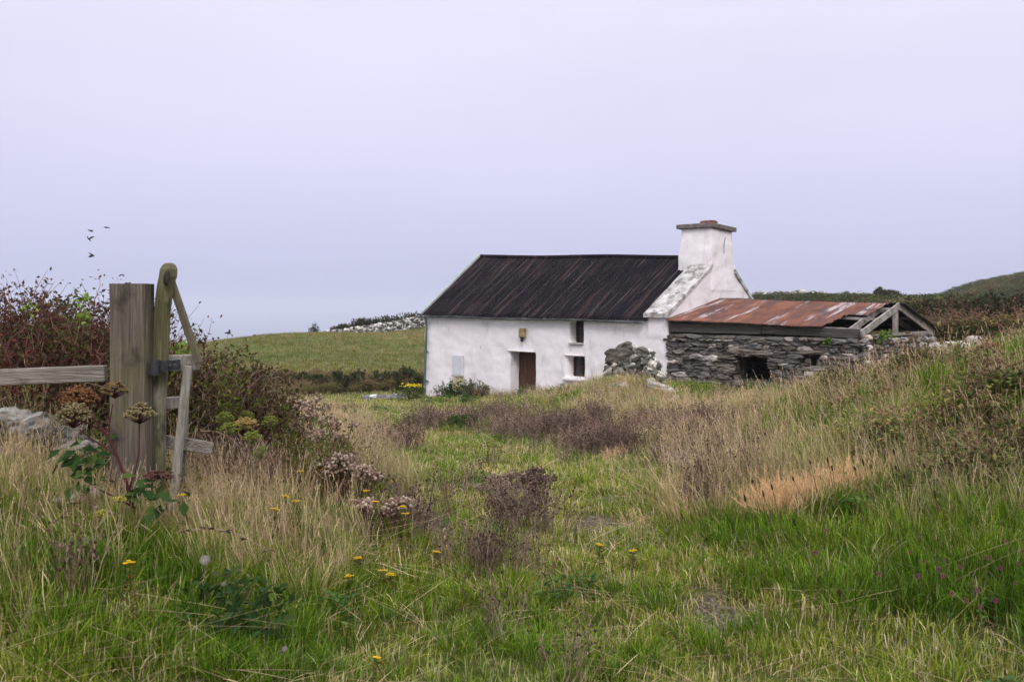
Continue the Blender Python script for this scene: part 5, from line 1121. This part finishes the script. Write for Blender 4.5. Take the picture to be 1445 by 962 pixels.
# ragwort
YL = ((.66, .44, .02), (.74, .52, .03), (.55, .34, .02))
def ragwort(px, py, Y, r, label, n=7, group=None, gz_off=0, leafy=True):
    g_ = at(px, py, Y); gz = h1(g_.x, Y); hh = max(.10, g_.z - gz); root = empty('ragwort', (g_.x, Y, g_.z - hh)); tag(root, label, 'flower', group); s_ = MB(); h_ = MB(); l_ = MB()
    s_.tube(stem_pts((0, 0, -.03), (0, 0, hh * .8)), .0035, .0025, 4, (.10, .09, .03))
    for i in range(n):
        a = i * 2.4; q = Vector((math.cos(a) * r * math.sqrt((i + .5) / n), math.sin(a) * r * math.sqrt((i + .5) / n) * .7, hh + random.uniform(-.3, .2) * r)); s_.tube([(0, 0, hh * .75), q], .0016, .0012, 3, (.11, .12, .03)); h_.rock(q, (.011, .011, .008), 1, i, 0, 2, (.55, .33, .02))
        for k in range(9): b = k * 6.283 / 9; h_.quadleaf(q, (math.cos(b), math.sin(b), .25), (0, 0, 1), .013, .006, random.choice(YL))
    if leafy:
        for k in range(26): t = random.uniform(.15, .9); l_.quadleaf((0, 0, hh * t), (random.gauss(0, 1), random.gauss(0, 1), .3), (0, 0, 1), .06 * (1.1 - t * .6), .016, random.choice(((.08, .11, .025), (.12, .13, .03), (.16, .11, .03))))
        l_.build('leaves', VP, root)
    s_.build('stem', VS, root); h_.build('flower_heads', VS, root)
def depth_for(px, py, lift): 
    g = ground_at(px, py + 1); 
    ys = np.geomspace(2.6, 50, 400); k = (px - CX) / F; d = (EYE - (py - HY) / F * ys) - (H(k * ys, ys) + lift); i = np.argmax(d <= 0); return float(ys[i])
RW = [(568, 714, 'yellow ragwort beside the tall pale grass, lower of a close pair'), (556, 678, 'single yellow ragwort high up at the left track edge'), (517, 692, 'yellow ragwort rising from the fluffy dead plants'), (437, 648, 'yellow ragwort on top of the olive clump at left'), (403, 700, 'ragwort cluster low left of the olive clump'), (505, 787, 'yellow ragwort left of a bright pair at the near track edge'), (541, 804, 'brightest yellow ragwort of the near pair'), (551, 810, 'small ragwort touching the brightest near one'), (493, 812, 'yellow ragwort lowest in its near group'), (846, 768, 'yellow flower on the track left of another near the gravel'), (893, 776, 'yellow flower on the track right of its neighbour'), (616, 778, 'single small yellow flower mid track in green grass'), (532, 927, 'yellow flower lowest at the near edge left of centre'), (986, 670, 'yellow ragwort in front of the grey brown stems on the right'), (996, 672, 'second yellow ragwort touching the one by the grey brown stems'), (258, 697, 'yellow flower right of the angelica leaves'), (183, 793, 'tiny yellow flower low in the left grass'), (466, 652, 'yellowing ragwort right of the olive clump top'), (573, 724, 'small ragwort just right of the close pair'), (418, 706, 'ragwort right of the low left cluster in the straw'), (388, 718, 'ragwort lowest among the straw left of the olive clump'), (455, 662, 'ragwort half hidden between dead stems left of the track'), (424, 664, 'ragwort at the left side of the olive clump top'), (530, 708, 'ragwort between the fluffy plant and the close pair')]
random.seed(5)
for px, py, lb in RW: Y = depth_for(px, py, .30 if px < 480 or 500 < px < 575 and py < 730 else .16); ragwort(px, py, Y, .022 if py < 900 else .012, lb, random.choice((5, 7, 8)) if py < 900 else 2)
bush('weed_clump', 'olive green leafy clump among straw left of the track', at(428, 0, 6.9).x, 6.9, .42, .36, .62, 26, [(.07, .095, .02), (.11, .12, .025), (.15, .11, .03)], [(.10, .08, .03), (.13, .10, .04)], 1500, seed=91, side=3, L=.045, Wd=.014)
bush('weed_clump', 'dark leafy clump in the near left grass below the white clock', ground_at(330, 890)[0], ground_at(330, 890)[1], .5, .4, .20, 18, [(.03, .06, .018), (.05, .085, .025)], [(.08, .07, .03)], 420, seed=92, side=3, L=.05, Wd=.032)
# yellow fennel like umbels by the angelica
for px, py, lb in ((168, 702, 'flat yellow green umbel flower left of the angelica stem'), (142, 722, 'lower flat yellow umbel flower near the angelica')):
    g_ = at(px, py, 4.6); gz = h1(g_.x, 4.6); root = empty('yellow_umbel', (g_.x, 4.6, min(gz, g_.z - .08))); s_ = MB(); h_ = MB(); hh = g_.z - root.location.z
    s_.tube([(0, 0, -.02), (0, 0, hh)], .004, .002, 4, (.15, .15, .04)); umbel(s_, h_, (0, 0, hh - .02), .034, .02, [(.40, .35, .05), (.48, .42, .07)], (.2, .2, .05), 20); s_.build('stem', VS, root); h_.build('umbel', VS, root); tag(root, lb, 'flower')
# clover
CV = [(1285, 779), (1303, 792), (1333, 789), (1324, 803), (1394, 787), (1412, 801), (1437, 795), (1241, 810), (1343, 838), (1379, 833), (1383, 856), (1362, 846), (1405, 847), (1151, 780), (1165, 748), (1432, 822), (1296, 812), (1443, 777), (1330, 812), (1008, 708), (948, 697), (786, 788), (781, 798), (802, 789), (1420, 765), (1354, 800)]
clover0 = None
for i, (px, py) in enumerate(CV):
    Y = depth_for(px, py, .22 if px > 1100 else .12); g_ = at(px, py, Y); gz = h1(g_.x, Y)
    right_ = px > 1100
    if clover0 is None:
        s_ = MB(); h_ = MB(); s_.tube(stem_pts((0, 0, -.22), (0, 0, -.008), sag=.008), .0022, .0017, 4, (.09, .12, .03))
        for k in range(90): d = Vector((random.gauss(0, 1), random.gauss(0, 1), random.gauss(.25, 1))).normalized(); h_.quadleaf(d * .006, d, (0, 0, 1), .010, .0042, random.choice([(.27, .04, .14), (.36, .08, .21), (.20, .035, .10), (.42, .15, .29)]))
        root = empty('clover', g_); a_ = s_.build('stem', VS, root); b_ = h_.build('flower_head', VP, root); clover0 = (root, a_, b_)
        l_ = MB()
        for k in range(3): q = k * 2.1; l_.quadleaf((.0, 0, -.12), (math.cos(q), math.sin(q), .3), (0, 0, 1), .028, .02, (.06, .12, .03))
        c_ = l_.build('leaves', VP, root); clover0 = (root, a_, b_, c_)
    else:
        root = clover0[0].copy(); COL.objects.link(root); root.location = g_; root.rotation_euler = (random.uniform(-.2, .2), random.uniform(-.2, .2), random.uniform(0, 6)); 
        for c0 in clover0[1:]: c1 = c0.copy(); COL.objects.link(c1); c1.parent = root
    s = random.uniform(.6, .95); root.scale = (s,) * 3
    if right_: tag(root, 'magenta clover head in the green grass on the right bank', 'flower', 'clover on the right bank')
    elif px < 900: tag(root, 'small purple clover head in the grass of the mid track', 'flower', 'clover on the track')
    else: tag(root, {1008: 'purple clover head at the foot of the right bank, nearer one', 948: 'purple clover head below the grey brown dead stems'}[px], 'flower')
# dandelion clocks
def clock(px, py, lift, r, label):
    Y = depth_for(px, py, lift); g_ = at(px, py, Y); root = empty('dandelion_clock', (g_.x, Y, g_.z - lift)); tag(root, label, 'flower'); s_ = MB(); h_ = MB(); s_.tube([(0, 0, -.03), (0, 0, lift)], .0025, .002, 5, (.2, .17, .1))
    c = Vector((0, 0, lift)); h_.rock(c, (.008, .008, .008), 1, 1, 0, 2, (.3, .25, .2))
    for i in range(130):
        z = 1 - 2 * (i + .5) / 130; a = i * 2.39996; q = math.sqrt(1 - z * z); d = Vector((q * math.cos(a), q * math.sin(a), z)); h_.tube([c, c + d * r * .85], .0003, .0003, 3, (.6, .58, .52))
        o1 = d.orthogonal().normalized(); o2 = d.cross(o1)
        for k in range(3): b = k * 1.047; e = (o1 * math.cos(b) + o2 * math.sin(b)) * r * .2; p = c + d * r * .88; h_.add([p - e, p + d * .0012, p + e, p - d * .0012], [(0, 1, 2, 3)], (.36, .34, .31))
    s_.build('stem', VS, root); h_.build('seed_head', VS, root)
clock(289, 790, .20, .024, 'white dandelion clock standing in the left foreground grass'); clock(316, 824, .16, .011, 'tiny pale seed head right of and below the white clock'); clock(402, 915, .14, .011, 'tiny white seed head low at the left of centre')
# plantain and sorrel heads on the right bank
random.seed(77)
for i, (px, py) in enumerate([(1169, 652), (1175, 663), (1207, 664), (1219, 655), (1120, 678), (1090, 690), (1144, 655), (1265, 663), (1277, 675), (1215, 722), (1052, 706), (1262, 640), (1305, 660), (1340, 655), (1400, 640), (1410, 680), (1078, 700), (1186, 840), (1122, 740), (1063, 682), (1350, 630), (1320, 700)]):
    Y = depth_for(px, py, .45); g_ = at(px, py, Y); root = empty('plantain', g_); s_ = MB(); h_ = MB(); ln = random.uniform(.3, .45); lx_ = random.uniform(.05, .2)
    s_.tube([(lx_, 0, -ln), (lx_ * .4, 0, -ln * .5), (0, 0, 0)], .0022, .0016, 4, (.10, .08, .04)); h_.rock((-.004, 0, .014), (.012, .012, random.uniform(.028, .045)), 2, i, .25, 2.2, (.045, .028, .02), Matrix.Rotation(-.2, 3, 'Y')); s_.build('stem', VS, root); h_.build('seed_head', VS, root)
    tag(root, 'thin plantain stalk with dark brown seed head on the right bank', 'plant', 'plantain seed heads on the right bank')
# bramble canes
def cane(pts, label, c=(.16, .07, .06), r=.004):
    P_ = [at(*p) for p in pts]; o0 = P_[0]; n = 14; out = []
    for i in range(n + 1):
        t = i / n * (len(P_) - 1); k = min(int(t), len(P_) - 2); f_ = t - k; p0 = P_[max(k - 1, 0)]; p1 = P_[k]; p2 = P_[k + 1]; p3 = P_[min(k + 2, len(P_) - 1)]
        out.append(.5 * ((2 * p1) + (p2 - p0) * f_ + (2 * p0 - 5 * p1 + 4 * p2 - p3) * f_ ** 2 + (3 * p1 - p0 - 3 * p2 + p3) * f_ ** 3) - o0)
    mb = MB(); mb.tube(out, r, r * .5, 5, c); root = mb.build('bramble_cane', VS); root.location = o0; tag(root, label, 'bramble'); l_ = MB()
    for p in out[2::3]:
        for k in range(3): l_.quadleaf(p, (random.gauss(0, 1), random.gauss(-.3, .5), random.uniform(-.3, .5)), (0, 0, 1), .04, .026, random.choice(((.05, .09, .03), (.10, .05, .035))))
    l_.build('leaves', VP, root)
cane([(75, 738, 4.5), (105, 712, 4.55), (130, 690, 4.6), (152, 678, 4.65)], 'dark red bramble cane arching left of the angelica foot')
cane([(250, 752, 4.7), (290, 746, 4.7), (330, 752, 4.75), (378, 776, 4.8)], 'pale bramble cane lying over the left foreground grass', (.30, .21, .17), .0035)
cane([(262, 612, 5.9), (300, 608, 6.0), (330, 622, 6.1), (350, 650, 6.1)], 'pale arching cane beside the lime green umbels', (.33, .25, .18), .0035)
